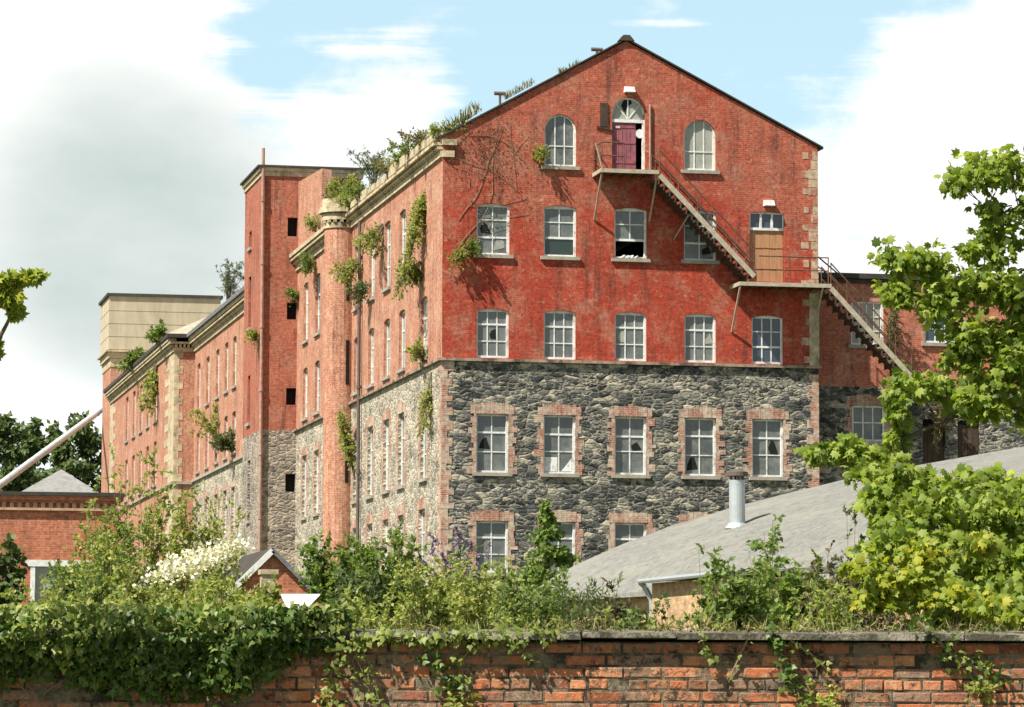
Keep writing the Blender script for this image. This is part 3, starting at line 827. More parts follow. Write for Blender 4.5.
# ------------------------------------------------------------------ long wing and its end pavilion
wing = empty('mill_wing', (0, 61, 3.8))
tag(wing, 'long receding mill wing with rows of tall windows beyond the stair tower', 'mill wing')
YV = [60.5, 63.95, 67.9, 72.4, 76.7]
YV2 = [46.5, 50.0, 53.5, 57.0]
rows = [(18.2, 20.9), (14.6, 16.88), (9.95, 12.85)]
mb = MB()
wall(mb, [(Y1, ZS), (78.8, ZS), (78.8, 21.8), (Y1, 21.8)], [hole(y, a, b, 1.5, .09) for y in YV for a, b in rows[:2]], fx, (1, 0, 0), .22)
mb.quad((W, 45, 2), (W, 118, 2), (W, 118, 22.6), (W, 45, 22.6))
mb.build('brick_wall', M['brick_west'], wing)
mb = MB(); wall(mb, [(Y1, 2), (78.8, 2), (78.8, ZS), (Y1, ZS)], [hole(y, *rows[2], 1.5, .09) for y in YV], fx, (1, 0, 0), .22)
mb.build('stone_wall', M['stone_pale'], wing)
mb = MB(); mb.box(-.14, 0, Y1+.02, 78.78, 14.1, 14.26); mb.build('string_course', M['grey_stone'], wing)
cornice(0, Y1+.02, 78.5, 21.74, wing, False).build('cornice', M['cream'], wing)
mb = MB(); mb.box(-.55, .3, Y1+.02, 78.7, 22.53, 22.75)
mb.hexa([(-.3, Y1, 22.75), (7.1, Y1, 26.5), (7.1, 82, 26.5), (-.3, 82, 22.75)], [(-.3, Y1, 22.87), (7.1, Y1, 26.62), (7.1, 82, 26.62), (-.3, 82, 22.87)])
mb.hexa([(7.1, Y1, 26.5), (W+.3, Y1, 22.75), (W+.3, 82, 22.75), (7.1, 82, 26.5)], [(7.1, Y1, 26.62), (W+.3, Y1, 22.87), (W+.3, 82, 22.87), (7.1, 82, 26.62)])
mb.build('roof', M['slate'], wing)
for y in YV:
    for k, (a, b) in enumerate(rows):
        put_window(wing, 'v%d' % k, (0, y, a+.01), -math.pi/2, w=1.5, h=b-a-.01, rise=.09, cols=3, rows=[(b-a)*.33, (b-a)*.66], meet=(b-a)*.66, y0=.14, y1=.21, pane='glass')
for y in YV: surround(y, *rows[2], 1.5, pw, .012, .3).build('window_surround', M['brick_surround'], wing)

pav = empty('end_pavilion', (6, 98, 3.8))
tag(pav, 'far red brick pavilion with cream quoins and hipped roof at the mill end', 'mill pavilion')
XP, YP0, YP1 = -1.18, 78.8, 118.4
YPW = [89.0, 93.4, 97.7, 102.1, 106.7]
prow = [(18.4, 21.35), (14.5, 17.2), (9.9, 12.8)]
mb = MB()
wall(mb, [(YP0, 2), (YP1, 2), (YP1, 22), (YP0, 22)], [hole(y, a, b, 1.7, .09) for y in YPW for a, b in prow], lambda a, z: (XP, a, z), (1, 0, 0), .22)
mb.quad((XP, YP0, 2), (.4, YP0, 2), (.4, YP0, 22), (XP, YP0, 22)); mb.quad((XP, YP1, 2), (W, YP1, 2), (W, YP1, 22), (XP, YP1, 22))
mb.build('brick_wall', M['brick_west'], pav)
mb = MB(); mf = MB(); k = 0; z = 3.8
while z < 21.7:
    l1, l2 = ((.28, 1.5), (.5, .9))[k % 2]
    mb.box(XP-.02, XP+l1, YP0-.02, YP0, z, z+.44); mb.box(XP-.02, XP, YP0, YP0+l2*3.2, z, z+.44)
    mf.box(XP-.02, XP, YP1-l2*2.4, YP1, z, z+.44)
    z += .45; k += 1
mb.build('quoin', M['cream'], pav); mf.build('quoin', M['cream'], pav)
mb = MB(); mb.box(XP-.13, XP, YP0-.13, YP1, 14.0, 14.16); mb.box(XP, 0.02, YP0-.13, YP0, 14.0, 14.16); mb.build('string_course', M['grey_stone'], pav)
c = cornice(XP, YP0, YP1, 21.74, pav, False)
c.box(XP-.1, .3, YP0-.1, YP0, 21.74, 21.98); c.box(XP-.36, .35, YP0-.36, YP0, 22.18, 22.3)
for i in range(6): c.box(XP+.0+i*.24, XP+.13+i*.24, YP0-.26, YP0-.002, 21.985, 22.16)
c.build('cornice', M['cream'], pav)
mb = MB()
mb.box(XP-.5, W+.5, YP0-.5, YP1+.2, 22.53, 22.75)
e0, e1 = XP-.5, W+.5
xm = (e0+e1)/2
A_, B_, C_, D_ = (e0, YP0-.5, 22.752), (e1, YP0-.5, 22.752), (e1, YP1, 22.752), (e0, YP1, 22.752)
R0, R1 = (xm, YP0+8.2, 26.9), (xm, YP1-8, 26.9)
mb.add([A_, B_, C_, D_, R0, R1], [(0, 1, 4), (1, 2, 5, 4), (2, 3, 5), (3, 0, 4, 5)], 1)
M['slate_pale'] = plain_material('pale_lichened_slate', (.42, .37, .27), .35, 3.0, stain=(.28, .25, .19))
mb.build('roof', [M['dark_edge'], M['slate_pale']], pav)
for y in YPW:
    for k, (a, b) in enumerate(prow):
        put_window(pav, 'p%d' % k, (XP, y, a+.01), -math.pi/2, w=1.7, h=b-a-.01, rise=.09, cols=3, rows=[(b-a)*.33, (b-a)*.66], meet=(b-a)*.66, y0=.14, y1=.21, pane='glass')

# concrete water tank tower
tank = empty('water_tank_tower', (2.5, 121.5, 4.2))
tag(tank, 'square concrete water tank on a tower behind the hipped pavilion roof', 'water tank')
mb = MB(); mb.box(-1.35, 6.4, 118.6, 125, 25.6, 29.3)
for z in (26.5, 27.4, 28.3): mb.box(-1.37, 6.42, 118.58, 125.02, z, z+.03)
mb.build('tank', M['concrete'], tank)
mb = MB(); mb.box(-1.5, 6.55, 118.45, 125.15, 29.3, 29.5); mb.build('rim', M['dark_edge'], tank)
mb = MB(); mb.box(-1.55, 6.6, 118.4, 125.2, 25.42, 25.55); mb.box(-1.35, 6.4, 118.6, 125.05, 25.0, 25.4); mb.box(-1.2, 6.3, 118.75, 125, 24.4, 24.98)
mb.build('cornice', M['cream'], tank)
mb = MB(); mb.box(-1.15, 6.2, 118.8, 124.9, 2, 24.4); mb.build('shaft', M['brick_west'], tank)

# ------------------------------------------------------------------ right-hand annex
ann = empty('brick_annex', (20, 1.3, 4))
tag(ann, 'lower red brick annex with flat eave to the right of the gable', 'annex')
YA = 1.35
fa = lambda a, z: (a, YA, z)
aw = [(16.85, 15.2, 16.9, 1.3), (19.8, 15.35, 16.45, 1.3)]
mb = MB(); wall(mb, [(W, 13.6), (32, 13.6), (32, 17.75), (W, 17.75)], [hole(c, a, b, w, .05) for c, a, b, w in aw], fa, (0, 1, 0))
mb.quad((32, YA, 2), (32, 25, 2), (32, 25, 17.7), (32, YA, 17.7)); mb.build('brick_wall', M['brick_annex'], ann)
mb = MB(); wall(mb, [(W, 2), (32, 2), (32, 13.6), (W, 13.6)], [hole(16.88, 11.5, 12.9, 1.3, .05), hole(19.5, 10.4, 12.4, .9, .02), hole(20.9, 10.4, 12.4, .9, .02)], fa, (0, 1, 0))
mb.build('stone_wall', M['stone_dark'], ann)
mb = MB(); mb.box(W+.02, 32.4, YA-.28, 25, 17.75, 17.95); mb.box(W+.1, 32, YA-.14, YA+.1, 17.6, 17.74); mb.build('roof', M['dark_edge'], ann)
for (c, a, b, w), k in zip(aw, (0, 1)):
    put_window(ann, 'an%d' % k, (c, YA, a+.01), w=w, h=b-a-.01, rise=.05, cols=4 if k == 0 else 3, rows=[.55, 1.1] if k == 0 else [.55], y0=.06, y1=.16, pane='glass_pale' if k == 0 else 'glass_blue')
put_window(ann, 'an2', (16.88, YA, 11.51), w=1.3, h=1.38, rise=.05, cols=3, rows=[.72], y0=.05, y1=.16, pane='glass')
for c in (19.5, 20.9):
    mb = MB()
    for i in range(4): mb.box(c-.44+i*.22, c-.235+i*.22, YA+.12+.008*(i % 2), YA+.16, 10.41, 12.38-random.uniform(0, .25))
    bo = mb.build('dark_opening_fill', M['dark_rust'], ann)  # dark boards added to stand in for the unlit openings
    mb = MB(); mb.box(c-.44, c+.44, YA+.2, YA+.21, 10.4, 12.4); mb.build('dark_gap', M['black'], bo)
m2 = surround(16.88, 11.5, 12.9, 1.3, lambda m2, a, b, z0, z1, t: m2.box(a, b, YA-t, YA, z0, z1)); m2.box(16.2, 17.6, YA-.014, YA, 10.6, 11.36)
m2.build('window_surround', M['brick_surround'], ann)
m2 = MB()
m2.tube([(14.75, 1.5, 17.9), (14.75, 1.5, 18.75)], .03, 6); m2.tube([(14.75, 1.5, 18.75), (15.75, 1.5, 17.95)], .03, 6); m2.tube([(14.75, 1.5, 18.35), (15.3, 1.5, 17.95)], .025, 6)
m2.build('roof_railing', M['rust'], ann)

# ------------------------------------------------------------------ fire escape
fe = empty('fire_escape', (7, -.6, 12))
tag(fe, 'rusty iron fire escape with two landings descending across the red gable', 'fire escape')
YF, YB = -1.36, -.12
def landing(xa, xb, z, drop=.135):
    m2 = MB()
    m2.box(xa, xb, YF, -.01, z-.05, z); m2.box(xa, xb, YF-.03, YF+.03, z-drop, z+.012, 1)
    m2.box(xa-.02, xa+.05, YF, -.01, z-drop, z+.008, 1)
    x = xa+.3
    while x < xb: m2.box(x, x+.06, YF+.04, -.02, z-drop+.02, z-.051); x += .4
    return m2.build('landing', [M['rust'], M['pale_iron']], fe)
zL1, zL2 = 21.30, 17.20
landing(5.72, 7.95, zL1); landing(11.05, 14.62, zL2)
def flight(xa, za, xb, zb, nst):
    for y, mm in ((YF, 'pale_iron'), (YB, 'rust')):
        m2 = MB(); m2.bar((xa, y, za), (xb, y, zb), .05, .19); m2.build('stringer', M[mm], fe)
    for i in range(nst):
        t = (i+.5)/nst
        x, z = xa+(xb-xa)*t, za+(zb-za)*t
        m2 = MB(); m2.box(x-.15, x+.15, YF+.03, YB-.03, z-.10, z-.04); m2.box(x-.15, x-.12, YF+.03, YB-.03, z-.22, z-.10); m2.build('tread', M['dark_rust'], fe)
    for y in (YF, YB):
        m2 = MB()
        for hh in (.5, .95): m2.tube([(xa, y, za+hh), (xb, y, zb+hh)], .027, 6)
        for i in range(6):
            t = i/5; x, z = xa+(xb-xa)*t, za+(zb-za)*t
            m2.tube([(x, y, z), (x, y, z+.97)], .02, 6)
        m2.build('handrail', M['rust'], fe)
flight(7.98, 21.12, 11.62, 17.42, 17)
flight(14.6, 17.05, 17.75, 13.75, 14)
def rail(pts, posts):
    m2 = MB()
    for hh in (.5, 1.0): m2.tube([(x, y, z+hh) for x, y, z in pts], .027, 6)
    for x, y, z in posts: m2.tube([(x, y, z), (x, y, z+1.02)], .022, 6)
    m2.build('landing_rail', M['rust'], fe)
rail([(5.76, -.05, zL1), (5.76, YF, zL1), (6.6, YF, zL1)], [(5.76, -.05, zL1), (5.76, YF, zL1), (6.6, YF, zL1)])
rail([(11.8, YF, zL2), (14.5, YF, zL2)], [(13.0, YF, zL2), (14.5, YF, zL2)])
for x, z in ((5.78, zL1), (7.9, zL1), (11.1, zL2), (14.3, zL2)):
    m2 = MB(); m2.bar((x, YF+.05, z-.1), (x, -.02, z-1.75), .06, .06); m2.build('bracket', M['pale_iron'], fe)
m2 = MB(); m2.bar((5.78, YF, zL1+.02), (5.5, YF-.1, zL1+.95), .05, .05); m2.build('bent_strut', M['pale_iron'], fe)
m2 = MB(); m2.bar((9.2, YF+.3, 19.75), (8.85, -.05, 18.9), .04, .04); m2.build('bent_strut', M['pale_iron'], fe)

# ------------------------------------------------------------------ low brick building, hut, shed, conveyor
M['slate_low'] = plain_material('pale_grey_slate', (.27, .265, .25), .45, 5.0, stain=(.17, .165, .15))
low = empty('low_brick_building', (-18, -9, 3.4))
tag(low, 'low red brick outbuilding with dentil eaves and white lintel at far left', 'outbuilding')
M['dentil'] = plain_material('orange_buff_dentils', (.50, .32, .19), .4, 4.0, stain=(.34, .15, .08))
YLB = -14.1
mb = MB(); wall(mb, [(-30, 2.8), (-13.35, 2.8), (-13.35, 7.98), (-30, 7.98)], [hole(-15.0, 3.4, 6.0, 1.95, 0, 2)], lambda a, z: (a, YLB, z), (0, 1, 0))
mb.quad((-13.35, YLB, 2.8), (-13.35, -2, 2.8), (-13.35, -2, 7.98), (-13.35, YLB, 7.98)); mb.build('brick_wall', M['brick_low'], low)
mb = MB(); mb.box(-30, -13.2, YLB-.12, YLB, 7.66, 7.74)
x = -30
while x < -13.3: mb.box(x, x+.13, YLB-.1, YLB, 7.745, 7.9); x += .25
mb.build('dentil_course', M['dentil'], low)
mb = MB(); mb.box(-30, -13.1, YLB-.2, -2, 7.985, 8.13); mb.box(-30, -13.2, YLB-.1, -2, 7.905, 7.98); mb.build('eave', M['brick_low'], low)
mb = MB(); mb.box(-30, -13.05, YLB-.26, -1.9, 8.135, 8.25); mb.build('coping', M['dark_edge'], low)
mb = MB()
x0, x1, y0, y1 = -16.45, -13.55, -12.4, -3.0
mb.add([(x0, y0, 8.25), (x1, y0, 8.25), (x1, y1, 8.25), (x0, y1, 8.25), (-14.75, -9.6, 9.28), (-14.75, -6.2, 9.28)], [(0, 1, 4), (1, 2, 5, 4), (2, 3, 5), (3, 0, 4, 5)])
mb.build('slate_roof', M['slate_low'], low)
mb = MB(); mb.box(-16.2, -13.85, YLB-.05, YLB+.1, 5.86, 6.06); mb.box(-16.05, -15.9, YLB-.03, YLB+.1, 3.4, 5.85)
lw = mb.build('window', M['white'], low)
mb = MB(); mb.box(-15.9, -14.0, YLB+.12, YLB+.14, 3.4, 5.9); mb.build('pane', M['glass_pale'], lw)

hut = empty('brick_hut', (-12.9, -45, 2.3))
tag(hut, 'small red brick hut with dark slate gable roof among the bushes', 'hut')
hp = at_d(272, 552, 85)
hx, hy, hz = hp
sl = .98
mb = MB(); hw = 1.35
mb.prism([(hx-hw, hy, 1.8), (hx+hw, hy, 1.8), (hx+hw, hy, hz-hw*sl), (hx, hy, hz-.04), (hx-hw, hy, hz-hw*sl)], (0, 5, 0)); mb.build('brick_wall', M['brick_low'], hut)
mb = MB(); e = hw+.12
for s in (-1, 1):
    mb.hexa([(hx, hy-.1, hz), (hx+s*e, hy-.1, hz-e*sl), (hx+s*e, hy+5.2, hz-e*sl), (hx, hy+5.2, hz)], [(hx, hy-.1, hz+.1), (hx+s*e, hy-.1, hz-e*sl+.1), (hx+s*e, hy+5.2, hz-e*sl+.1), (hx, hy+5.2, hz+.1)])
hr = mb.build('roof', M['dark_edge'], hut)
mb = MB(); mb.bar((hx, hy-.14, hz+.03), (hx-e, hy-.14, hz-e*sl+.03), .06, .13); mb.build('barge_board', M['white'], hr)
mb = MB(); mb.bar((hx, hy-.14, hz+.03), (hx+e, hy-.14, hz-e*sl+.03), .06, .10); mb.build('barge_board', M['slate'], hr)

sh = at_d(300, 604, 50)
ws = empty('white_sheet', (sh[0], sh[1], sh[2]-.7)); 
tag(ws, 'white triangular metal sheet propped beside the brick hut', 'metal sheet')
pts = [at_d(281, 595, 50), at_d(320, 595, 50.3), at_d(303, 613, 49.5), at_d(290, 615, 49.4)]
mb = MB(); mb.prism(pts, (.01, .03, .015)); mb.build('panel', M['white_sheet'], ws)
M['white_sheet'].use_backface_culling = False
mb = MB(); mb.bar(at_d(319, 597, 50.4), at_d(300, 614, 49.6), .04, .04); mb.build('edge_strut', M['rust'], ws)
bp = at_d(313, 612, 51)
bw = MB(); bw.box(bp[0]-.3, bp[0]+.15, bp[1], bp[1]+.25, 1.0, bp[2]+.12); bw.box(bp[0]-.2, bp[0]+.06, bp[1]+.02, bp[1]+.23, bp[2]+.12, bp[2]+.19)
tag(bw.build('ruined_brick_wall', M['brick_low']), 'stub of ruined brick wall under the white sheet', 'wall')
gp = at_d(268, 600, 60)
mb = MB(); mb.hexa([(gp[0]-.16, gp[1]-.16, 1.4), (gp[0]+.16, gp[1]-.16, 1.4), (gp[0]+.16, gp[1]+.16, 1.4), (gp[0]-.16, gp[1]+.16, 1.4)],
                   [(gp[0]-.12, gp[1]-.12, gp[2]+.42), (gp[0]+.12, gp[1]-.12, gp[2]+.42), (gp[0]+.12, gp[1]+.12, gp[2]+.42), (gp[0]-.12, gp[1]+.12, gp[2]+.42)])
mb.box(gp[0]-.15, gp[0]+.15, gp[1]-.15, gp[1]+.15, gp[2]+.42, gp[2]+.5)
tag(mb.build('gate_post', M['cream']), 'pale stone gate post capped with ivy left of the hut', 'post')

pa, pb = at_d(116, 399, 264), at_d(-60, 529, 213)
mb = MB()
pa, pb = np.array(pa), np.array(pb)
mb.tube([pa, pb], [.2, .24], 14)
for t in np.linspace(.05, .95, 12):
    q = pa+(pb-pa)*t; d = nrm(pb-pa)
    mb.tube([q-d*.08, q+d*.08], .24, 14)
cv = empty('conveyor_pipe', pb); tag(cv, 'long pale inclined pipe running up to the far mill corner', 'pipe')
mb.build('pipe', M['pipe'], cv, smooth=False)
q = pa+(pb-pa)*.93
mb = MB()
for s in (-.5, .5): mb.tube([(q[0]+s, q[1], gz(q)-.1), (q[0], q[1], q[2]-.15)], .09, 8)
mb.build('support_leg', M['rust'], cv)

# barrel-roofed shed
shed = empty('barrel_roof_shed', (-3, -58, 2))
tag(shed, 'long grey felt barrel roofed shed in front of the gable', 'shed')
sA = np.array(at_d(530, 594, 75.0)); sB = np.array(at_d(900, 568, 59.9))
zE = (sA[2]+sB[2])/2
ax = sB-sA; ax[2] = 0; ax = nrm(ax); pr = np.array([-ax[1], ax[0], 0])
if pr@RT < 0: pr = -pr
prof = [(-.15, -.12), (0, 0), (.25, .18), (.65, .42), (1.3, .74), (2.1, 1.07), (3.2, 1.45), (4.7, 1.93), (6.2, 2.30), (7.8, 2.65), (9.5, 3.0), (11.5, 3.35), (13.5, 3.5)]
prof = prof+[(27-s, h) for s, h in reversed(prof[:-1])]
LN = 21.0
def sp(l, s, h, dz=0): 
    q = sA+ax*l+pr*s; return (q[0], q[1], zE+h+dz)
mb = MB()
NL = 24
lv = np.linspace(0, LN, NL)
jig = {(i, j): random.uniform(-.035, .035) for i in range(NL) for j in range(len(prof))}
vs = [sp(l, s, h+(jig[(i, j)] if 1 < j < len(prof)-2 else 0)) for i, l in enumerate(lv) for j, (s, h) in enumerate(prof)]
vb = [sp(l, s, h, -.09) for l in lv for (s, h) in prof]
n = len(prof); o = len(vs)
fs = [(i*n+j, (i+1)*n+j, (i+1)*n+j+1, i*n+j+1) for i in range(NL-1) for j in range(n-1)]
fs += [tuple(x+o for x in reversed(f)) for f in fs]
for j in range(n-1): fs += [(j, j+1, o+j+1, o+j), ((NL-1)*n+j+1, (NL-1)*n+j, o+(NL-1)*n+j, o+(NL-1)*n+j+1)]
for i in range(NL-1): fs += [(i*n, o+i*n, o+(i+1)*n, (i+1)*n), (i*n+n-1, (i+1)*n+n-1, o+(i+1)*n+n-1, o+i*n+n-1)]
mb.add(vs+vb, fs)
mb.build('roof', M['felt'], shed)
mb = MB()
pw_ = [sp(0.15, s, -1.9) for s in (.1, 26.9)]
mb.add([sp(.15, .1, -2.2), sp(LN-.15, .1, -2.2), sp(LN-.15, .1, -.1), sp(.15, .1, -.1)], [(0, 1, 2, 3)])
mb.add([sp(.15, 26.9, -2.2), sp(LN-.15, 26.9, -2.2), sp(LN-.15, 26.9, -.1), sp(.15, 26.9, -.1)], [(0, 1, 2, 3)])
for l in (.15, LN-.15):
    ring = [sp(l, s, h, -.12) for s, h in prof[1:-1]]
    mb.add(ring+[sp(l, 27, -2.2), sp(l, 0, -2.2)], [tuple(range(len(ring)+2))])
mb.build('wall', M['brick_ochre'], shed)
# projecting brick bay with a white gutter under the eave
gq = at_d(722, 574, 57.5); gp2 = at_d(652, 584, 60.5)
mb = MB()
v = np.array(gq)-np.array(gp2); v[2] = 0; nv = nrm(np.array([v[1], -v[0], 0])); 
if nv@FW < 0: nv = -nv
zt = (gq[2]+gp2[2])/2
c1, c2 = np.array([gp2[0], gp2[1], 0]), np.array([gq[0], gq[1], 0])
c3, c4 = c2+nv*2.2, c1+nv*2.2
mb.hexa([(*c[:2], 1.0) for c in (c1, c2, c3, c4)], [(*c[:2], zt-.02) for c in (c1, c2, c3, c4)])
mb.build('brick_bay', M['brick_ochre'], shed)
mb = MB()
d = nrm(v)
mb.hexa([(*(c1-nv*.12-d*.1)[:2], zt), (*(c2-nv*.12+d*.1)[:2], zt), (*c3[:2], zt+.1), (*c4[:2], zt+.1)], [(*(c1-nv*.12-d*.1)[:2], zt+.06), (*(c2-nv*.12+d*.1)[:2], zt+.06), (*c3[:2], zt+.2), (*c4[:2], zt+.2)])
mb.build('bay_roof', M['felt'], shed)
mb = MB()
ga, gb = c1-nv*.17-d*.15, c2-nv*.17+d*.05
mb.tube([(ga[0], ga[1], zt+.01), (gb[0], gb[1], zt+.03)], .04, 8)
q = ga-d*.05
mb.tube([(ga[0], ga[1], zt+.01), (q[0]+.1, q[1], zt-.06), (q[0]+.22, q[1]-.05, zt-.3), (q[0]+.24, q[1]-.05, zt-.8)], .05, 8)
mb.build('gutter', M['galv'], shed)
# flue
best = None
for l in np.linspace(0, 10, 60):
    for j in range(2, 10):
        for t in (0, .5):
            s = prof[j][0]*(1-t)+prof[j+1][0]*t; h = prof[j][1]*(1-t)+prof[j+1][1]*t
            q = np.array(sp(l, s, h)); dd = q-CAM
            x, y, zz = dd@RT, dd@UP, dd@FW
            e = (512+FOC*x/zz-737)**2+(353.5-FOC*y/zz-523)**2
            if best is None or e < best[0]: best = (e, q, zz)
fq = best[1]; k = best[2]/FOC
mb = MB(); mb.tube([fq-(0, 0, .15), fq+(0, 0, 46*k)], 8.0*k, 20)
fl = mb.build('flue_pipe', M['galv'], shed, smooth=False)
mb = MB(); mb.tube([fq+(0, 0, 50*k), fq+(0, 0, 54*k), fq+(0, 0, 57*k)], [11*k, 11*k, 4*k], 20)
for a in range(4): mb.tube([fq+(6*k*math.cos(a*1.57), 6*k*math.sin(a*1.57), 45*k), fq+(6*k*math.cos(a*1.57), 6*k*math.sin(a*1.57), 51*k)], 1.2*k, 5)
mb.build('flue_cap', M['lead'], fl)
mb = MB(); mb.tube([fq+(0, 0, -.05), fq+(0, 0, .06)], [13*k, 9*k], 16); mb.build('flashing', M['galv'], fl)

# ------------------------------------------------------------------ garden wall in front
wd = 21.5
wc = np.array(at_d(512, 631.5, wd)); ztop = wc[2]
gw = empty('garden_wall', (wc[0], wc[1], 0), -YAW)
tag(gw, 'old red brick boundary wall with stone coping across the foreground', 'wall')
mb = MB(); mb.box(-14, 14, .007, .34, 0, ztop-.06); mb.build('mortar_core', M['mortar'], gw, local=True)
mb = MB()
z = ztop-.058-.068; row = 0
while z > .9:
    x = -4.6+(.118 if row % 2 else 0)+random.uniform(-.02, .02)
    full = row % 4 == 3
    while x < 4.6:
        L_ = (.105 if full else .218)*random.uniform(.93, 1.05)
        y = random.uniform(-.003, .006)
        if random.random() < .06: y += .022
        h_ = .0605*random.uniform(.93, 1.04); j = lambda: random.uniform(-.005, .005)
        b = .006
        fr = [(x+b+j(), y+j()*.5, z+b+j()), (x+L_-b+j(), y+j()*.5, z+b+j()), (x+L_-b+j(), y+j()*.5, z+h_-b+j()), (x+b+j(), y+j()*.5, z+h_-b+j())]
        md = [(x, y+b, z), (x+L_, y+b, z), (x+L_, y+b, z+h_), (x, y+b, z+h_)]
        bk = [(p[0], .06, p[2]) for p in md]
        mb.add(fr+md+bk, [(0, 1, 2, 3)]+[(a, 4+a, 4+(a+1) % 4, (a+1) % 4) for a in range(4)]+[(4+a, 8+a, 8+(a+1) % 4, 4+(a+1) % 4) for a in range(4)])
        x += L_+random.uniform(.008, .016)
    z -= .0715; row += 1
bricks = mb.build('brick_face', M['wall_brick'], gw, local=True)
mb = MB(); mb.box(-14, -4.65, .0, .012, 0, ztop-.062); mb.box(4.65, 14, .0, .012, 0, ztop-.062); mb.box(-4.65, 4.65, .0, .012, 0, .95)
mb.build('plain_face', M['brick_low'], gw, local=True)
mb = MB(); x = -14
while x < 14:
    L_ = random.uniform(.55, .95); dz = random.uniform(-.006, .006); dy = random.uniform(-.012, .012)
    o_ = -.085+dy
    a = [(x, o_, ztop-.042+dz), (x+L_, o_, ztop-.042+dz), (x+L_, .4, ztop-.058), (x, .4, ztop-.058)]
    b = [(x+.006, o_+.012, ztop+dz-.008), (x+L_-.006, o_+.012, ztop+dz-.008+random.uniform(-.006, .006)), (x+L_, .4, ztop+.02), (x, .4, ztop+.02)]
    mb.hexa(a, b); x += L_+.006
mb.build('coping', M['coping'], gw, local=True)

exec_plants = True
# ------------------------------------------------------------------ PLANTS
wm = Matrix.Translation((wc[0], wc[1], 0)) @ Matrix.Rotation(-YAW, 4, 'Z')
def wall_pt(px, py, out):
    """a point in front of the garden wall's face, out metres towards the viewer"""
    p = at_d(px, py, wd-out); return p
OUT = np.array([-math.sin(YAW), -math.cos(YAW), 0])

# ivy blanket at the left of the garden wall
iv = empty('ivy_blanket', at_d(140, 690, wd)); tag(iv, 'thick dark ivy blanket smothering the left end of the brick wall', 'ivy')
L = Leaves('ivy')
bottom = [(-400, 690), (-60, 690), (0, 676), (40, 664), (70, 676), (110, 690), (150, 696), (190, 690), (235, 692), (262, 676), (290, 655), (310, 642), (332, 640), (350, 634)]
def interp(tab, x): return float(np.interp(x, [a for a, _ in tab], [b for _, b in tab]))
n = 0
lump = lambda x, y: .5+.5*math.sin(x*.051+1.3*math.sin(y*.07))*math.sin(x*.023+y*.06+2)
for i in range(11000):
    px = RNG.uniform(-260, 350); lo = interp(bottom, px)+RNG.normal()*8
    py = RNG.uniform(608, lo)
    f_ = max(0, min(1, (py-606)/max(20, lo-606)))
    b = (.10+.34*lump(px, py))*(1-.78*f_)+.03
    if px > 250: b *= max(.3, (350-px)/100)
    if RNG.uniform() < .3*f_*(1-lump(px*1.7, py*1.9)): continue
    out = RNG.uniform(0, 1)**.5*b+.015
    if py < 633: out -= RNG.uniform(0, .45)
    p = wall_pt(px, py, out)
    L.add(p, nrm(RNG.normal(size=3)*.8+np.array([0, 0, -.7])+OUT*.2), nrm(OUT*.6+np.array([0, 0, .6])+RNG.normal(size=3)*.6), RNG.uniform(.03, .062))
L.build('foliage', M['leaf_ivy'], iv)
L = Leaves('ivy')
for i in range(1300):
    px = RNG.uniform(-200, 350); lo = interp(bottom, px)
    py = 604+(lo-610)*RNG.uniform()**1.6
    p = wall_pt(px, py, (.12+.3*lump(px, py))*(1-.7*(py-604)/90) if px < 250 else .09)
    L.add(p, nrm(RNG.normal(size=3)*.6+np.array([0, 0, -.8])), nrm(OUT*.5+np.array([0, 0, .8])+RNG.normal(size=3)*.45), RNG.uniform(.03, .06))
L.build('young_foliage', M['leaf_ivy_pale'], iv)
tb = MB()
for i in range(16):
    x0 = RNG.uniform(-10, 340); y0 = interp(bottom, x0)-20
    pts = [wall_pt(x0+k*RNG.uniform(-8, 8), y0+k*14, .03) for k in range(5)]
    tb.tube(pts, .006, 4)
tb.build('stem', M['dry_stem'], iv)

def ivy_strand(path, label, mat='leaf_ivy_pale', dens=9, size=(.025, .05), spread=5, thick=.006):
    o = empty('ivy_strand', wall_pt(path[0][0], path[0][1], .03)); tag(o, label, 'ivy', 'ivy strands hanging on the garden wall')
    tb = MB(); L = Leaves('ivy')
    P = [wall_pt(x, y, .075 if y < 645 else .035) for x, y in path]
    tb.tube(P, thick, 5); tb.build('stem', M['dry_stem'], o)
    for (xa, ya), (xb, yb) in zip(path, path[1:]):
        ln = math.hypot(xb-xa, yb-ya)
        for i in range(max(1, int(ln*dens/10))):
            t = RNG.uniform(); px = xa+(xb-xa)*t+RNG.normal()*spread; py = ya+(yb-ya)*t+RNG.normal()*spread*.8
            p = wall_pt(px, py, RNG.uniform(.03, .12))
            L.add(p, nrm(RNG.normal(size=3)*.7+np.array([0, 0, -.7])), nrm(OUT*.7+np.array([0, 0, .6])+RNG.normal(size=3)*.4), RNG.uniform(*size))
    L.build('foliage', M[mat], o)
ivy_strand([(338, 633), (336, 655), (330, 680), (332, 712)], 'pale ivy strand just right of the dark ivy blanket', dens=12, spread=7)
ivy_strand([(350, 632), (358, 662), (372, 690), (378, 712)], 'ivy strand leaning right beside the palest strand', dens=8, spread=6)
ivy_strand([(350, 640), (390, 636), (430, 640), (470, 634), (505, 638), (560, 634)], 'pale ivy runner trailing along the coping', dens=20, spread=5, size=(.028, .052))
ivy_strand([(430, 635), (433, 655), (442, 672), (455, 690)], 'ivy strand hanging from the runner near its middle', dens=12, spread=7, mat='leaf_ivy')
ivy_strand([(478, 635), (466, 655), (452, 665)], 'short ivy strand bending left below the runner', dens=5, spread=4)
ivy_strand([(498, 632), (520, 650), (536, 662)], 'thin bare ivy strand bending right below the runner', dens=5, spread=4)
ivy_strand([(700, 632), (706, 652), (716, 662)], 'small ivy strand under the coping right of centre', dens=6, spread=3, size=(.03, .05))
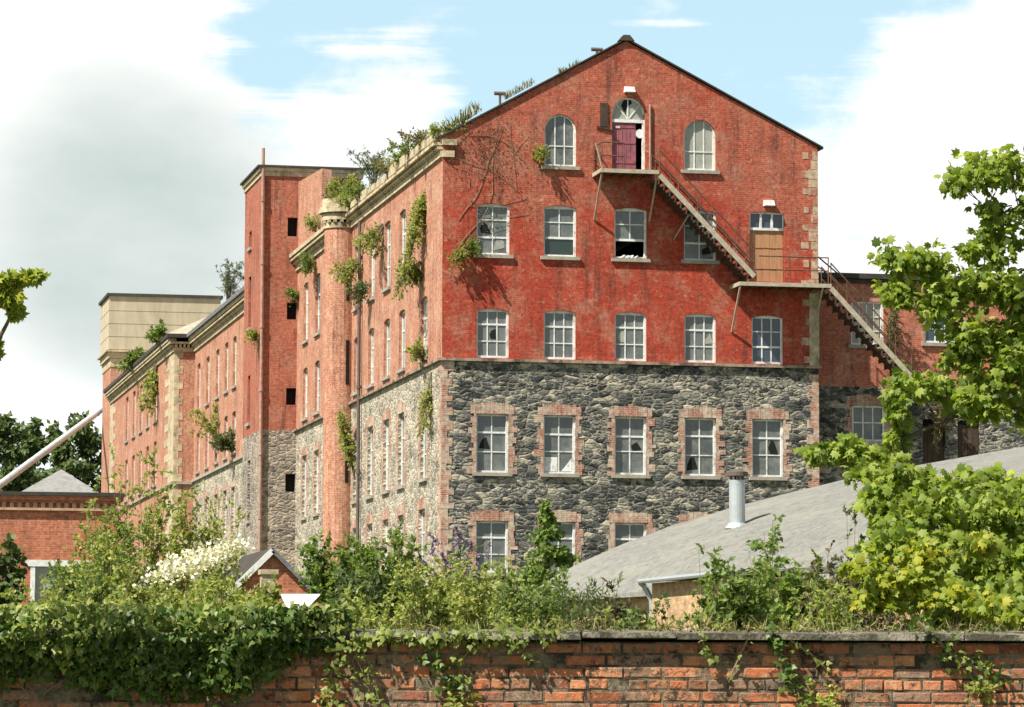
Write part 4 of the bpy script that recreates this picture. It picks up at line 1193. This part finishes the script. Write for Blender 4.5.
ivy_strand([(772, 630), (782, 655), (792, 680), (806, 700)], 'dark leafy ivy strand hanging down the right half of wall', dens=14, spread=6, mat='leaf_ivy')
ivy_strand([(750, 634), (738, 660), (728, 680)], 'bare brown ivy stem slanting left on the right half', dens=1, spread=3)
ivy_strand([(790, 640), (812, 655), (830, 672)], 'thin ivy strand slanting right beside the dark one', dens=4, spread=3)
ivy_strand([(918, 622), (938, 640), (952, 655), (975, 668), (1010, 676)], 'gnarled ivy stem trailing right under the sycamore', dens=6, spread=6, mat='leaf_ivy', thick=.012)
ivy_strand([(955, 640), (958, 668), (985, 650)], 'looping ivy strand at the right end of wall', dens=5, spread=6)
o = empty('moss_fringe', wall_pt(700, 631, -.1)); tag(o, 'ragged fringe of moss and seedlings along the bare part of the coping', 'moss')
L = Leaves('ovate'); L2 = Leaves('blade')
for i in range(2600):
    px = RNG.uniform(360, 1180); w_ = .5+.5*math.sin(px*.037)*math.sin(px*.011+1)
    if RNG.uniform() > .25+.75*w_: continue
    back = RNG.uniform()**.7*.38
    p = wall_pt(px, 630, .05-back); p[2] = ztop+.0+RNG.uniform()**2*(.02+.05*w_)-(.03*RNG.uniform() if back < .03 else 0)
    L.add(p, nrm(RNG.normal(size=3)+np.array([0, 0, .6])), nrm(RNG.normal(size=3)+np.array([0, 0, .5])), RNG.uniform(.012, .032))
    if i % 4 == 0: L2.add(p, nrm(RNG.normal(size=3)*.5+np.array([0, 0, 1])), nrm(RNG.normal(size=3)), RNG.uniform(.03, .11))
L.build('moss', M['leaf_moss'], o); L2.build('grass', M['dry_grass'], o)['kind'] = 'stuff'
for (px, py, lab) in ((822, 700, 'pale green fern clump growing from the right half of wall'), (985, 690, 'leafy weed clump at the wall foot, far right'), (455, 706, 'small weed clump low on the wall, left of centre')):
    o = empty('weed_clump', wall_pt(px, py, .02)); tag(o, lab, 'weed')
    L = Leaves('ovate'); tb = MB()
    sprout(L, tb, wall_pt(px, py+8, .02), nrm(OUT+np.array([0, 0, .6])), .16, .16, 8, 5, .09, 6, .04, sr=.004)
    tb.build('stem', M['twig'], o); L.build('foliage', M['leaf_weed'], o)

# shrubs and saplings behind the wall
def sh_px(name, label, cat, px, D, top, halfw, leaf, mat, size, group=None, **kw):
    base = on_ground(px, D)
    H = at_d(px, top, D)[2]-base[2]
    R = halfw*D/FOC
    return shrub(name, label, cat, base, H, R, leaf, mat, size*D/FOC, group, sr=min(.02, .8*D/FOC), **kw)
WEEDS = 'saplings growing behind the ivy covered wall'
sap = [(92, 58, 470, 16, 'leaf_weed'), (118, 60, 452, 15, 'leaf_weed'), (150, 62, 440, 18, 'leaf_weed'), (176, 60, 470, 14, 'leaf_weed'), (205, 62, 492, 16, 'leaf_weed'), (132, 54, 505, 22, 'leaf_mid'), (228, 64, 515, 14, 'leaf_weed'), (62, 56, 545, 18, 'leaf_weed')]
labs = ['slender pale sapling third from the left, before the outbuilding', 'slender pale sapling at the right end of the outbuilding', 'tallest pale sapling, in front of the far pavilion', 'pale sapling right of the tallest one', 'wispy pale sapling before the long wing', 'greener bushy sapling at the outbuilding corner', 'small pale sapling beside the white blossom', 'low pale sapling under the outbuilding lintel']
for (px, D, top, hw, mt), lb in zip(sap, labs):
    sh_px('sapling', lb, 'sapling', px, D, top, hw, 'ovate', mt, 5.2, WEEDS, stems=13, twigs=24, twig=.6, leaves=14, t0=.15, spread=.7)
SH = 'shrubs massed behind the garden wall'
def S(label, px, D, top, hw, mat, size=5.6, leaf='ovate', stems=40, twigs=22, leaves=11, twig=.36, **kw):
    return sh_px('shrub', label, 'shrub', px, D, top, hw, leaf, mat, size, SH, stems=stems, twigs=twigs, leaves=leaves, twig=twig*D/40, **kw)
S('pale weedy shrub above the ivy at far left', 40, 34, 578, 48, 'leaf_weed')
S('pale weedy shrub behind the ivy blanket, below the tallest sapling', 110, 34, 560, 55, 'leaf_weed')
S('mid green shrub in front of the outbuilding lintel', 78, 42, 560, 30, 'leaf_mid')
S('straw coloured weedy shrub between white blossom and ivy', 185, 36, 580, 55, 'leaf_weed')
S('pale shrub left of the gate post', 228, 38, 580, 32, 'leaf_weed')
S('low pale shrub before the white sheet', 300, 28, 618, 40, 'leaf_weed')
S('dark rounded elder shrub right of the hut', 335, 62, 540, 38, 'leaf_mid', 7, stems=34)
S('dark green elder at the foot of the west wall', 385, 60, 532, 42, 'leaf_mid', 7, stems=34)
S('deep green bush between hut and elder', 358, 46, 575, 28, 'leaf_dark', 7)
S('yellow green shrub under the purple flowers', 430, 42, 565, 42, 'leaf_weed')
S('bright weedy shrub below the gable, left of the small tree', 495, 40, 555, 50, 'leaf_weed')
S('greener shrub before the small tree', 530, 38, 574, 38, 'leaf_mid')
S('low pale shrub along the coping left of centre', 400, 28, 610, 60, 'leaf_weed')
S('low mixed shrub along the coping at centre', 520, 28, 606, 60, 'leaf_weed')
S('dark spiky shrub before the shed verge', 590, 36, 578, 34, 'leaf_dark', 7, 'lance', t0=.1)
S('brown tipped dark shrub leaning right before the shed', 618, 35, 560, 18, 'leaf_rust', 6, stems=12)
S('low dark shrub between shed bay and coping', 650, 30, 604, 32, 'leaf_dark', 6)
S('tall pointed willow shrub in front of the shed roof', 772, 44, 514, 34, 'leaf_mid', 7, stems=22, spread=.8, t0=.12)
S('broad green shrub left of the pointed willow', 735, 40, 555, 36, 'leaf_mid', 7)
S('green shrub right of the pointed willow', 805, 42, 560, 30, 'leaf_mid', 7)
S('thin leaning shrub before the ochre bay', 706, 38, 546, 14, 'leaf_mid', 6.5, stems=8, twigs=12)
S('withered brown bramble below the shed eave', 845, 38, 555, 46, 'leaf_brown', 6)
S('withered brown bramble under the sycamore', 910, 34, 570, 50, 'leaf_brown', 6)
S('low yellow green shrub along the coping, right half', 740, 27, 608, 70, 'leaf_weed')
S('low green shrub along the coping under the brambles', 850, 27, 606, 60, 'leaf_mid')
S('sparse shrub sprouting above the shed eave', 852, 55, 500, 12, 'leaf_dark', 6, stems=6, twigs=8)
S('dark leafy shrub at the extreme left edge', 3, 46, 545, 16, 'leaf_dark', 8, 'round', stems=14)
S('dense pale shrub behind the right end of the coping', 960, 29, 590, 70, 'leaf_mid')
S('ivy tuft crowning the pale gate post', 266, 58, 572, 13, 'leaf_ivy_pale', 6, 'round', stems=16, twigs=12)
S('low pale bush between the gate post and ivy blanket', 250, 33, 596, 24, 'leaf_weed')
S('bright weedy shrub rising at the foot of the gable, left part', 470, 52, 560, 34, 'leaf_weed')
S('mid green weedy shrub under the young tree', 548, 46, 588, 30, 'leaf_mid')
S('low straw coloured shrub before the ochre bay', 640, 33, 610, 40, 'leaf_weed')
S('bright weedy shrub between willow and brambles', 830, 33, 582, 38, 'leaf_weed')
S('pale weedy shrub at the near foot of the elder', 372, 36, 590, 30, 'leaf_weed')
S('tall straw coloured weeds left of the blossom', 115, 44, 540, 34, 'leaf_weed', 5)
# buddleia with purple flowers
bd = sh_px('buddleia', 'buddleia bush with purple flower spikes at the gable corner', 'shrub', 452, 62, 545, 34, 'lance', 'leaf_grey', 11, None, stems=24, twigs=14, twig=.6, leaves=9)
L = Leaves('petal')
for (px, py) in ((440, 545), (455, 548), (470, 552), (432, 556), (463, 540), (486, 558), (448, 566), (476, 570), (425, 572), (462, 580)):
    p = at_d(px, py, 61.3); d = nrm(np.array([RNG.normal()*.5, RNG.normal()*.4, 1.0]))
    L = Leaves('petal')
    for i in range(70):
        t = RNG.uniform(); L.add(p+d*t*.28+RNG.normal(size=3)*.022*(1.1-t), nrm(RNG.normal(size=3)), nrm(RNG.normal(size=3)), .045)
    L.build('flower_spike', M['flower_purple'], bd)
# white blossom
wb = sh_px('blossom_bush', 'bush covered in white blossom left of the hut roof', 'shrub', 205, 43, 552, 34, 'ovate', 'leaf_weed', 6, None, stems=20, twigs=12, twig=.5, leaves=6)
L = Leaves('petal')
for (px, py, rx, ry, n) in ((215, 555, 24, 10, 520), (195, 562, 26, 11, 420), (168, 570, 20, 10, 240), (230, 548, 12, 6, 200)):
    c = np.array(at_d(px, py, 42.2)); k = 42.2/FOC
    for i in range(n):
        d = RNG.normal(size=2)*.55
        L.add(c+RT*rx*k*d[0]+np.array([0, 0, ry*k*d[1]+rx*k*d[0]*.35])+FW*RNG.normal()*.25, nrm(RNG.normal(size=3)), nrm(RNG.normal(size=3)+OUT), RNG.uniform(.03, .06))
L.build('blossom', M['flower_white'], wb)
# small broad-leaved tree near the gable
def tree(name, label, cat, base, limbs, leaf, mat, size, trunk_r, n_per, group=None, shell=.5, bark='bark', clump=None, split=1):
    """trunk, limbs to each crown clump, and leaf masses; limbs: (centre, radii, count)"""
    root = empty(name, base); tag(root, label, cat, group)
    tb = MB(); L = Leaves(leaf)
    base = np.array(base, float)
    top = max(c[2] for c, r, k in limbs)
    cen = np.mean([c for c, r, k in limbs], axis=0)
    fork = base+(np.array([cen[0], cen[1], base[2]+(top-base[2])*.45])-base)*np.array([.5, .5, 1.0])
    tb.tube([base-(0, 0, .1), base+(fork-base)*.5+RNG.normal(size=3)*.03*np.array([1, 1, 0]), fork], [trunk_r*1.15, trunk_r*.9, trunk_r*.7], 10, cap=False)
    nodes = [(fork, trunk_r*.7)]
    for c, r, k in sorted(limbs, key=lambda q: np.linalg.norm(np.array(q[0])-fork)):
        c = np.array(c); r = np.array(r)
        st, sr_ = min(nodes, key=lambda q: np.linalg.norm(q[0]-c)+(.0 if q[0][2] < c[2]+.1 else .6*np.linalg.norm(q[0]-c)))
        mid = st*.45+c*.55+np.array([0, 0, -.10*np.linalg.norm(c-st)])+RNG.normal(size=3)*.05*np.linalg.norm(c-st)
        ts = np.linspace(0, 1, 7)[:, None]
        pts = (1-ts)**2*st+2*ts*(1-ts)*mid+ts**2*c
        tb.tube(pts, [sr_*(.8-.4*t) for t in ts[:, 0]], 7, cap=False)
        nodes.append((c, max(sr_*.55, trunk_r*.12)))
        for q in range(k):
            d = nrm(RNG.normal(size=3)); e = c+d*r*RNG.uniform(.35, 1.0)
            j = RNG.integers(3, 7)
            tb.tube([pts[j], (pts[j]+e)/2+RNG.normal(size=3)*r*.08, e], [trunk_r*.09, trunk_r*.06, trunk_r*.03], 4, cap=False)
            for sgm in range(split):
                cc = pts[j]+(e-pts[j])*RNG.uniform(.6, 1.1) if sgm else e
                blob(L, cc, r*(clump or .38)*RNG.uniform(.7, 1.25), n_per, size, .3, .35)
    tb.build('trunk', M[bark], root, smooth=True)
    L.build('crown', M[mat], root)
    return root
def limb(px, py, D, rx, ry, k, depth=None):
    s = D/FOC
    return (at_d(px, py, D), (rx*s, (depth if depth else max(rx, ry)*s), ry*s), k)
D = 105
tree('young_tree', 'young broad leaved tree standing against the stone gable wall', 'tree', on_ground(545, D),
     [limb(548, 515, D, 9, 14, 7), limb(545, 535, D, 18, 14, 12), limb(550, 558, D, 24, 18, 18), limb(535, 575, D, 26, 16, 14)], 'round', 'leaf_mid', 4.6*D/FOC, .09, 44)
# dark trees on the left horizon
FT = 'dark trees behind the outbuilding'
for (px, top, rx, D, lb) in ((6, 425, 26, 300, 'dark tree at the left edge behind the conveyor pipe'), (40, 432, 26, 330, 'dark tree between the pipe and outbuilding roof'), (84, 428, 30, 310, 'dark tree beside the far mill corner'), (-50, 440, 40, 300, 'dark tree mostly cut off by the left edge')):
    tree('distant_tree', lb, 'tree', on_ground(px, D), [limb(px+dx, top+dy, D, rx*sx, 17, 9) for dx, dy, sx in ((0, 0, .6), (-14, 22, .7), (15, 20, .7), (0, 45, 1.0), (-16, 62, .8), (18, 62, .8))],
         'ovate', 'leaf_dark', 7*D/FOC, .35, 70, FT)
# sycamores on the right
D = 25.5
base = on_ground(1022, D)
tree('sycamore', 'tall sycamore with large fresh leaves reaching up the right edge', 'tree', base,
     [limb(1012, 172, D, 30, 20, 7), limb(978, 176, D, 28, 22, 7), limb(962, 182, D, 12, 16, 3), limb(1018, 205, D, 22, 20, 4), limb(992, 215, D, 22, 14, 3), limb(1005, 248, D, 30, 20, 6), limb(976, 245, D, 14, 14, 3), limb(908, 258, D, 26, 17, 9), limb(932, 268, D, 18, 14, 5), limb(900, 290, D, 20, 16, 7), limb(945, 300, D, 30, 20, 10),
      limb(990, 290, D, 34, 20, 10), limb(1020, 300, D, 30, 30, 8), limb(975, 330, D, 32, 22, 10), limb(1010, 345, D, 30, 26, 10), limb(960, 358, D, 18, 14, 5), limb(1000, 385, D, 34, 26, 10), limb(1036, 405, D, 20, 24, 6), limb(978, 405, D, 32, 12, 9), limb(918, 385, D, 32, 12, 8), limb(890, 392, D, 14, 10, 3), limb(902, 415, D, 15, 18, 6), limb(900, 440, D, 12, 12, 4), limb(848, 452, D, 22, 12, 7), limb(820, 458, D, 18, 10, 5), limb(870, 465, D, 22, 12, 7), limb(1085, 230, D, 45, 60, 9), limb(1080, 340, D, 45, 60, 14)],
     'syc', 'leaf_syc', .066, .05, 36, clump=.74, shell=.25)
tree('sycamore', 'bushy low sycamore spreading over the wall coping at right', 'tree', on_ground(945, 24.3),
     [limb(890, 475, 24.6, 30, 18, 12), limb(935, 488, 24.8, 36, 16, 13), limb(990, 488, 25, 34, 16, 12), limb(885, 505, 24.3, 24, 20, 12), limb(925, 515, 24.2, 36, 22, 14), limb(975, 515, 24.4, 36, 24, 14), limb(1018, 516, 24.6, 30, 26, 13), limb(895, 545, 24, 34, 18, 13), limb(945, 555, 24.1, 36, 20, 14), limb(995, 560, 24.2, 36, 24, 14), limb(1035, 570, 24.4, 34, 40, 14), limb(930, 592, 23.8, 36, 20, 13), limb(985, 600, 23.8, 36, 20, 13), limb(950, 622, 23.5, 40, 12, 12), limb(1015, 615, 23.6, 30, 16, 10)],
     'syc', 'leaf_syc', .064, .03, 40, clump=.72, shell=.25)
tree('sycamore', 'yellowing young sycamore low against the bushy one', 'tree', on_ground(915, 23.2),
     [limb(868, 572, 23.3, 24, 10, 8), limb(900, 582, 23.2, 32, 12, 11), limb(930, 555, 23.3, 26, 12, 9), limb(880, 600, 23.2, 24, 10, 8), limb(960, 602, 23.1, 30, 14, 8), limb(985, 545, 23.2, 22, 10, 6), limb(1005, 612, 23.0, 30, 12, 7)],
     'syc', 'leaf_yel', .062, .02, 28, clump=.55)
# branch of a maple reaching in at the left edge
D = 20
tree('maple', 'maple whose leafy branch reaches in at the left edge', 'tree', (*on_ground(-190, D)[:2], 0),
     [limb(8, 296, D, 13, 8, 4), limb(28, 276, D, 16, 5, 4), limb(4, 283, D, 14, 7, 4), limb(-35, 290, D, 22, 16, 8), limb(-8, 348, D, 7, 5, 2), limb(-150, 250, D, 70, 50, 14), limb(-280, 330, D, 80, 60, 14), limb(12, 312, D, 6, 8, 2)],
     'syc', 'leaf_yel', .062, .05, 26, clump=.6)

# plants rooted in the mill
WP = 'plants rooted in the mill masonry'
def wallplant(label, p, axis, H, R, leaf='ovate', mat='leaf_weed', size=.14, name='wall_plant', **kw):
    k = dict(stems=9, twigs=9, twig=.5, leaves=8, sr=.02, up=.1); k.update(kw)
    size *= .72; k['leaves'] = int(k['leaves']*1.7)
    o = empty(name, p); tag(o, label, 'plant', WP)
    L = Leaves(leaf); tb = MB()
    sprout(L, tb, p, axis, H, R, size=size, **k)
    tb.build('stem', M['twig'], o); L.build('foliage', M[mat], o)
    return o
q = lambda px, py: at_x(px, py, -.2)
wallplant('grey green buddleia bush on the main cornice', q(374, 186), (-.1, 0, 1), 1.7, .95, 'lance', 'leaf_grey', .2, 'buddleia', stems=18, twigs=10)
for i, (px, py, H, lb) in enumerate(((436, 140, .7, 'weeds at the very corner of the cornice'), (424, 146, 1.0, 'weeds on the cornice next to its corner'), (412, 156, 1.1, 'tufted weeds on the cornice above the near narrow window'), (401, 166, .9, 'yellowish weeds midway along the main cornice'), (390, 176, .9, 'weeds on the cornice right of the buddleia'), (362, 198, .9, 'weeds on the cornice left of the buddleia'), (352, 208, .9, 'weeds on the cornice beside the turret'))):
    wallplant(lb, q(px, py), (-.25, 0, 1), H*.72, .6, mat=('leaf_weed', 'dry_grass', 'leaf_mid')[i % 3], size=.13, stems=13, twigs=7, twig=.4, flat=1.6)
wallplant('weeds sprouting from the turret top, facing the buddleia', (-.3, 21.8, 23.0), (-.1, -.1, 1), 1.0, .7, mat='leaf_weed', size=.17, stems=14)
wallplant('dark bush on the wall between turret and party wall', (.7, 28.6, 22.9), (0, 0, 1), 1.9, .9, mat='leaf_grey', size=.18, stems=18)
wallplant('dry grassy weeds behind the turret top', (.2, 24.5, 22.9), (0, 0, 1), 1.1, .9, leaf='blade', mat='dry_grass', size=.5, stems=14)
wallplant('weeds on the short cornice left of the turret', q(316, 232), (-.2, 0, 1), .7, .5, mat='leaf_weed', size=.14)
wallplant('green tuft growing under the short cornice', at_x(316, 262, -.02), (-1, 0, -.1), .7, .6, mat='leaf_mid', size=.15, stems=12)
wallplant('long leafy creeper hanging down near the corner of the west wall', at_x(424, 196, -.03), (-.25, 0, -1), 4.2, .75, mat='leaf_weed', size=.15, stems=26, twigs=14, flat=.25, spread=.9, t0=.02)
wallplant('bushy end of the creeper above the narrow window', at_x(421, 262, -.03), (-.5, 0, -.6), 1.1, .6, mat='leaf_mid', size=.16, stems=12)
wallplant('hanging tuft over the third top floor side window', at_x(383, 224, -.03), (-.6, 0, -.7), 1.5, .7, mat='leaf_weed', size=.16, stems=14)
wallplant('weeds between the two top floor windows nearest the turret', at_x(362, 256, -.03), (-.6, 0, -.6), 1.5, .7, mat='leaf_weed', size=.16, stems=14)
wallplant('dark tuft on a top floor sill near the turret', at_x(371, 284, -.03), (-.6, 0, -.4), 1.0, .45, mat='leaf_dark', size=.16)
wallplant('tuft growing from the string course near the mill corner', at_x(424, 362, -.1), (-.4, 0, .6), .8, .5, mat='leaf_weed', size=.14)
wallplant('creeper down the drainpipe on the stone west wall', at_x(355, 480, -.05), (-.2, 0, 1), 3.2, .6, mat='leaf_weed', size=.16, stems=16, twigs=12, flat=.4)
wallplant('creeper over the stone wall beside the near corner', at_x(431, 372, -.03), (-.15, 0, -1), 2.6, .5, mat='leaf_weed', size=.13, stems=12, flat=.3)
wallplant('leafy fern on the gable beside the second floor window', at_y(458, 262, -.04), (-.1, -.5, .3), .7, .42, mat='leaf_weed', size=.13, stems=10, twigs=6)
wallplant('small tuft on the left end of a gable sill', at_y(473, 254, -.06), (-.2, -.5, .5), .55, .35, mat='leaf_mid', size=.12)
wallplant('small tuft on the attic window sill', at_y(543, 162, -.06), (-.3, -.5, .7), .6, .3, mat='leaf_weed', size=.11)
for (a, b, lb) in (((447, 134), (480, 112), 'dry weeds along the lower left verge of the gable'), ((505, 100), (535, 84), 'sparse dry weeds midway up the left verge'), ((560, 76), (580, 66), 'tiny dry weeds high on the left verge')):
    pa_, pb_ = np.array(at_y(*a, .1)), np.array(at_y(*b, .1)); 
    o = empty('verge_weeds', pa_); tag(o, lb, 'plant', WP); L = Leaves('blade'); L2 = Leaves('ovate')
    for i in range(120):
        p = pa_+(pb_-pa_)*RNG.uniform()**1.5; L.add(p, nrm(np.array([RNG.normal()*.4, RNG.normal()*.4, 1])), nrm(RNG.normal(size=3)), RNG.uniform(.25, .65)*(1 if a[0] < 500 else .6))
        if a[0] < 500: L2.add(p+RNG.normal(size=3)*.16, nrm(RNG.normal(size=3)), nrm(RNG.normal(size=3)), .14)
    L.build('grass', M['dry_grass'], o)
    if L2.p: L2.build('foliage', M['leaf_weed'], o)
# dead creeper over the upper left gable
o = empty('dead_creeper', at_y(455, 250, -.02)); tag(o, 'dead brown creeper stems spreading over the upper left gable', 'creeper')
tb = MB(); L = Leaves('ovate')
def creep(p, ang, n, r):
    pts = [p]
    for k in range(n):
        ang += RNG.normal()*.16; p = p+np.array([math.cos(ang)*.32, 0, math.sin(ang)*.32]); 
        if p[0] < .1 or p[0] > 3.3 or p[2] > 22.4+p[0]*.53 or p[2] < 17.6: break
        pts.append(p)
        if RNG.uniform() < .22 and r > .004: creep(p, ang+RNG.choice([-1, 1])*RNG.uniform(.4, .9), n-k-1, r*.65)
        for i in range(9): L.add(p+np.array([RNG.normal()*.3, -RNG.uniform(0, .05), RNG.normal()*.3]), nrm(RNG.normal(size=3)), nrm(RNG.normal(size=3)*.5+np.array([0, -1, .3])), RNG.uniform(.04, .085))
    if len(pts) > 2: tb.tube(pts, r, 4, cap=False)
for (x, z, a, n) in ((.5, 18.0, 1.5, 14), (3.0, 20.4, 2.35, 9), (.6, 19.4, .9, 10), (1.0, 20.6, 1.35, 8), (3.2, 21.6, 2.6, 8)):
    creep(np.array([x, -.025, z]), a, n, .011)
tb.build('stem', M['dry_stem'], o); L.build('foliage', M['leaf_brown'], o)
wallplant('tangle of bramble over the dark openings of the annex', at_y(935, 445, 1.2), (.1, -.2, 1), 2.2, 1.1, mat='leaf_brown', size=.15, stems=18, flat=.5)
# wing, pavilion, tower
wallplant('bush on the wing cornice beside the stair tower', at_x(228, 300, .3), (0, 0, 1), 2.2, 1.5, mat='leaf_grey', size=.24, leaf='lance', stems=18)
wallplant('dark tuft on the pavilion cornice corner', at_x(163, 343, XP-.3), (-.3, -.2, .4), 1.1, .8, mat='leaf_mid', size=.26, stems=12)
wallplant('creeper hanging below the pavilion cornice', at_x(157, 362, XP-.05), (-.2, 0, -1), 3.2, 1.5, mat='leaf_weed', size=.26, stems=18, flat=.5)
wallplant('weeds midway along the pavilion cornice', at_x(135, 366, XP-.3), (-.3, 0, .5), .8, 1.2, mat='leaf_mid', size=.28, stems=14)
wallplant('dark tuft on the wing string course by the tower', at_x(233, 452, -.1), (-.4, 0, .5), 1.3, .8, mat='leaf_dark', size=.22, stems=16)
wallplant('weeds across the middle floor of the wing', at_x(217, 440, -.05), (-.2, 0, .5), 2.0, 1.2, mat='leaf_weed', size=.22, stems=12)
wallplant('tuft below a slit opening on the tower front', (-.2, 37.3, 20.3), (-.1, -.6, .4), .7, .35, mat='leaf_mid', size=.14)
wallplant('tuft beside the drainpipe of the tower', (XT-.03, 37.9, 18.4), (-.6, -.2, .3), .7, .35, mat='leaf_weed', size=.14)
wallplant('ivy clump climbing the annex corner under the stairs', at_y(900, 425, 1.2), (0, -.3, 1), 2.6, .8, mat='leaf_ivy' if False else 'leaf_mid', size=.17, stems=20, flat=.6)
wallplant('brown creeper on the annex wall right of its window', at_y(890, 365, 1.25), (0, -.15, 1), 2.6, .8, mat='leaf_brown', size=.12, stems=16, flat=.3)

# undergrowth: uncountable low weeds between the wall and the yard
L = Leaves('ovate'); Lg = Leaves('blade')
for i in range(26000):
    D = 23+57*RNG.uniform()**1.6; px = RNG.uniform(-150, 1150)
    p = on_ground(px, D); hmax = .55+.5*math.sin(px*.03+D)**2
    p[2] += RNG.uniform()**1.3*hmax
    L.add(p, nrm(RNG.normal(size=3)+np.array([0, 0, .3])), nrm(RNG.normal(size=3)*.5+np.array([-.2, -.2, .8])), RNG.uniform(4, 8.5)*D/FOC)
tag(L.build('undergrowth', M['leaf_mid']), 'dense low weeds and nettles covering the ground behind the wall', None, None, 'stuff')

# ------------------------------------------------------------------ light, sky
sun_dir = Vector((-1.8, -1.0, 2.5)).normalized()
sl_ = bpy.data.lights.new('sun', 'SUN'); sl_.energy = 4.8; sl_.angle = math.radians(.53); sl_.color = (1.0, .95, .86)
so = bpy.data.objects.new('sun', sl_); COL.objects.link(so)
so.rotation_euler = (-sun_dir).to_track_quat('-Z', 'Y').to_euler()
w = bpy.data.worlds.new('World'); scene.world = w; w.use_nodes = True
w.node_tree.nodes.clear(); t = T(w.node_tree)
sky = t.n('ShaderNodeTexSky', sky_type='NISHITA', sun_disc=False)
sky.sun_elevation = math.asin(sun_dir.z); sky.sun_rotation = math.atan2(sun_dir.x, sun_dir.y)
sky.air_density = 1.0; sky.dust_density = 1.2; sky.ozone_density = 1.5
dirv = t.n('ShaderNodeTexCoord').outputs['Generated']
warp = t.n('ShaderNodeMapping', {'Vector': dirv, 'Scale': (1, 1, 1.7)}).outputs[0]
n1 = t.noise(warp, 13.0, 10, .6); n2 = t.noise(warp, 34.0, 8, .6); n3 = t.noise(warp, 11.0, 6, .55)
def lobe(px, py, r_px):
    d = ray(px, py); d = d/np.linalg.norm(d)
    dt = t.n('ShaderNodeVectorMath', operation='DOT_PRODUCT'); t.set(dt.inputs[0], dirv); dt.inputs[1].default_value = tuple(d)
    return t.step(dt.outputs['Value'], math.cos(r_px/FOC), 1.0)
elev = t.n('ShaderNodeSeparateXYZ', {'Vector': dirv}).outputs[2]
low_ = t.step(elev, .16, .42, 1.0, 0.0)                               # haze and bright cloud thicken towards the horizon
cov = t.math('ADD', t.math('MULTIPLY', t.math('SUBTRACT', n1, .5), 2.6), t.math('MULTIPLY', low_, .22))
cov = t.math('ADD', cov, t.math('MULTIPLY', t.math('SUBTRACT', n2, .5), 1.9))
stz = t.n('ShaderNodeMapping', {'Vector': dirv, 'Rotation': (.0, .06, 0), 'Scale': (3, 3, 60)}).outputs[0]
cov = t.math('ADD', cov, t.math('MULTIPLY', t.step(t.noise(stz, 2.2, 5, .6), .48, .75), .6))
for (px, py, r, k) in ((40, 90, 260, .75), (360, 115, 120, .5), (1010, 80, 170, .8), (950, 300, 300, .6), (120, 260, 280, .5), (440, 10, 200, -.55), (640, -30, 220, -.5), (830, 10, 190, -.6), (300, 20, 120, -.45), (230, 120, 110, -.25), (520, 90, 130, -.25), (320, 220, 110, -.25)):
    cov = t.math('ADD', cov, t.math('MULTIPLY', lobe(px, py, r), k))
fac = t.step(cov, -.25, .62)
shade = t.math('MULTIPLY', t.math('ADD', lobe(125, 225, 215), t.math('MULTIPLY', t.math('SUBTRACT', n3, .5), 1.3)), .95, True)
cloud = t.mix(shade, (12.0, 12.0, 11.8), (6.0, 7.0, 6.7))
cloud = t.mix(low_, (3.2, 3.3, 3.4), cloud)
skyc = t.mix(t.math('MULTIPLY', low_, .72), sky.outputs[0], (7.4, 10.6, 12.0))
bg = t.n('ShaderNodeBackground', {'Color': t.mix(fac, skyc, cloud), 'Strength': .052})
o = t.n('ShaderNodeOutputWorld'); t.l.new(bg.outputs[0], o.inputs[0])

scene.view_settings.view_transform = 'Standard'
scene.view_settings.look = 'None'
scene.view_settings.exposure = .92
scene.view_settings.gamma = 1.0
scene.render.engine = 'CYCLES'
scene.cycles.use_denoising = True
scene.cycles.max_bounces = 6
scene.cycles.diffuse_bounces = 3
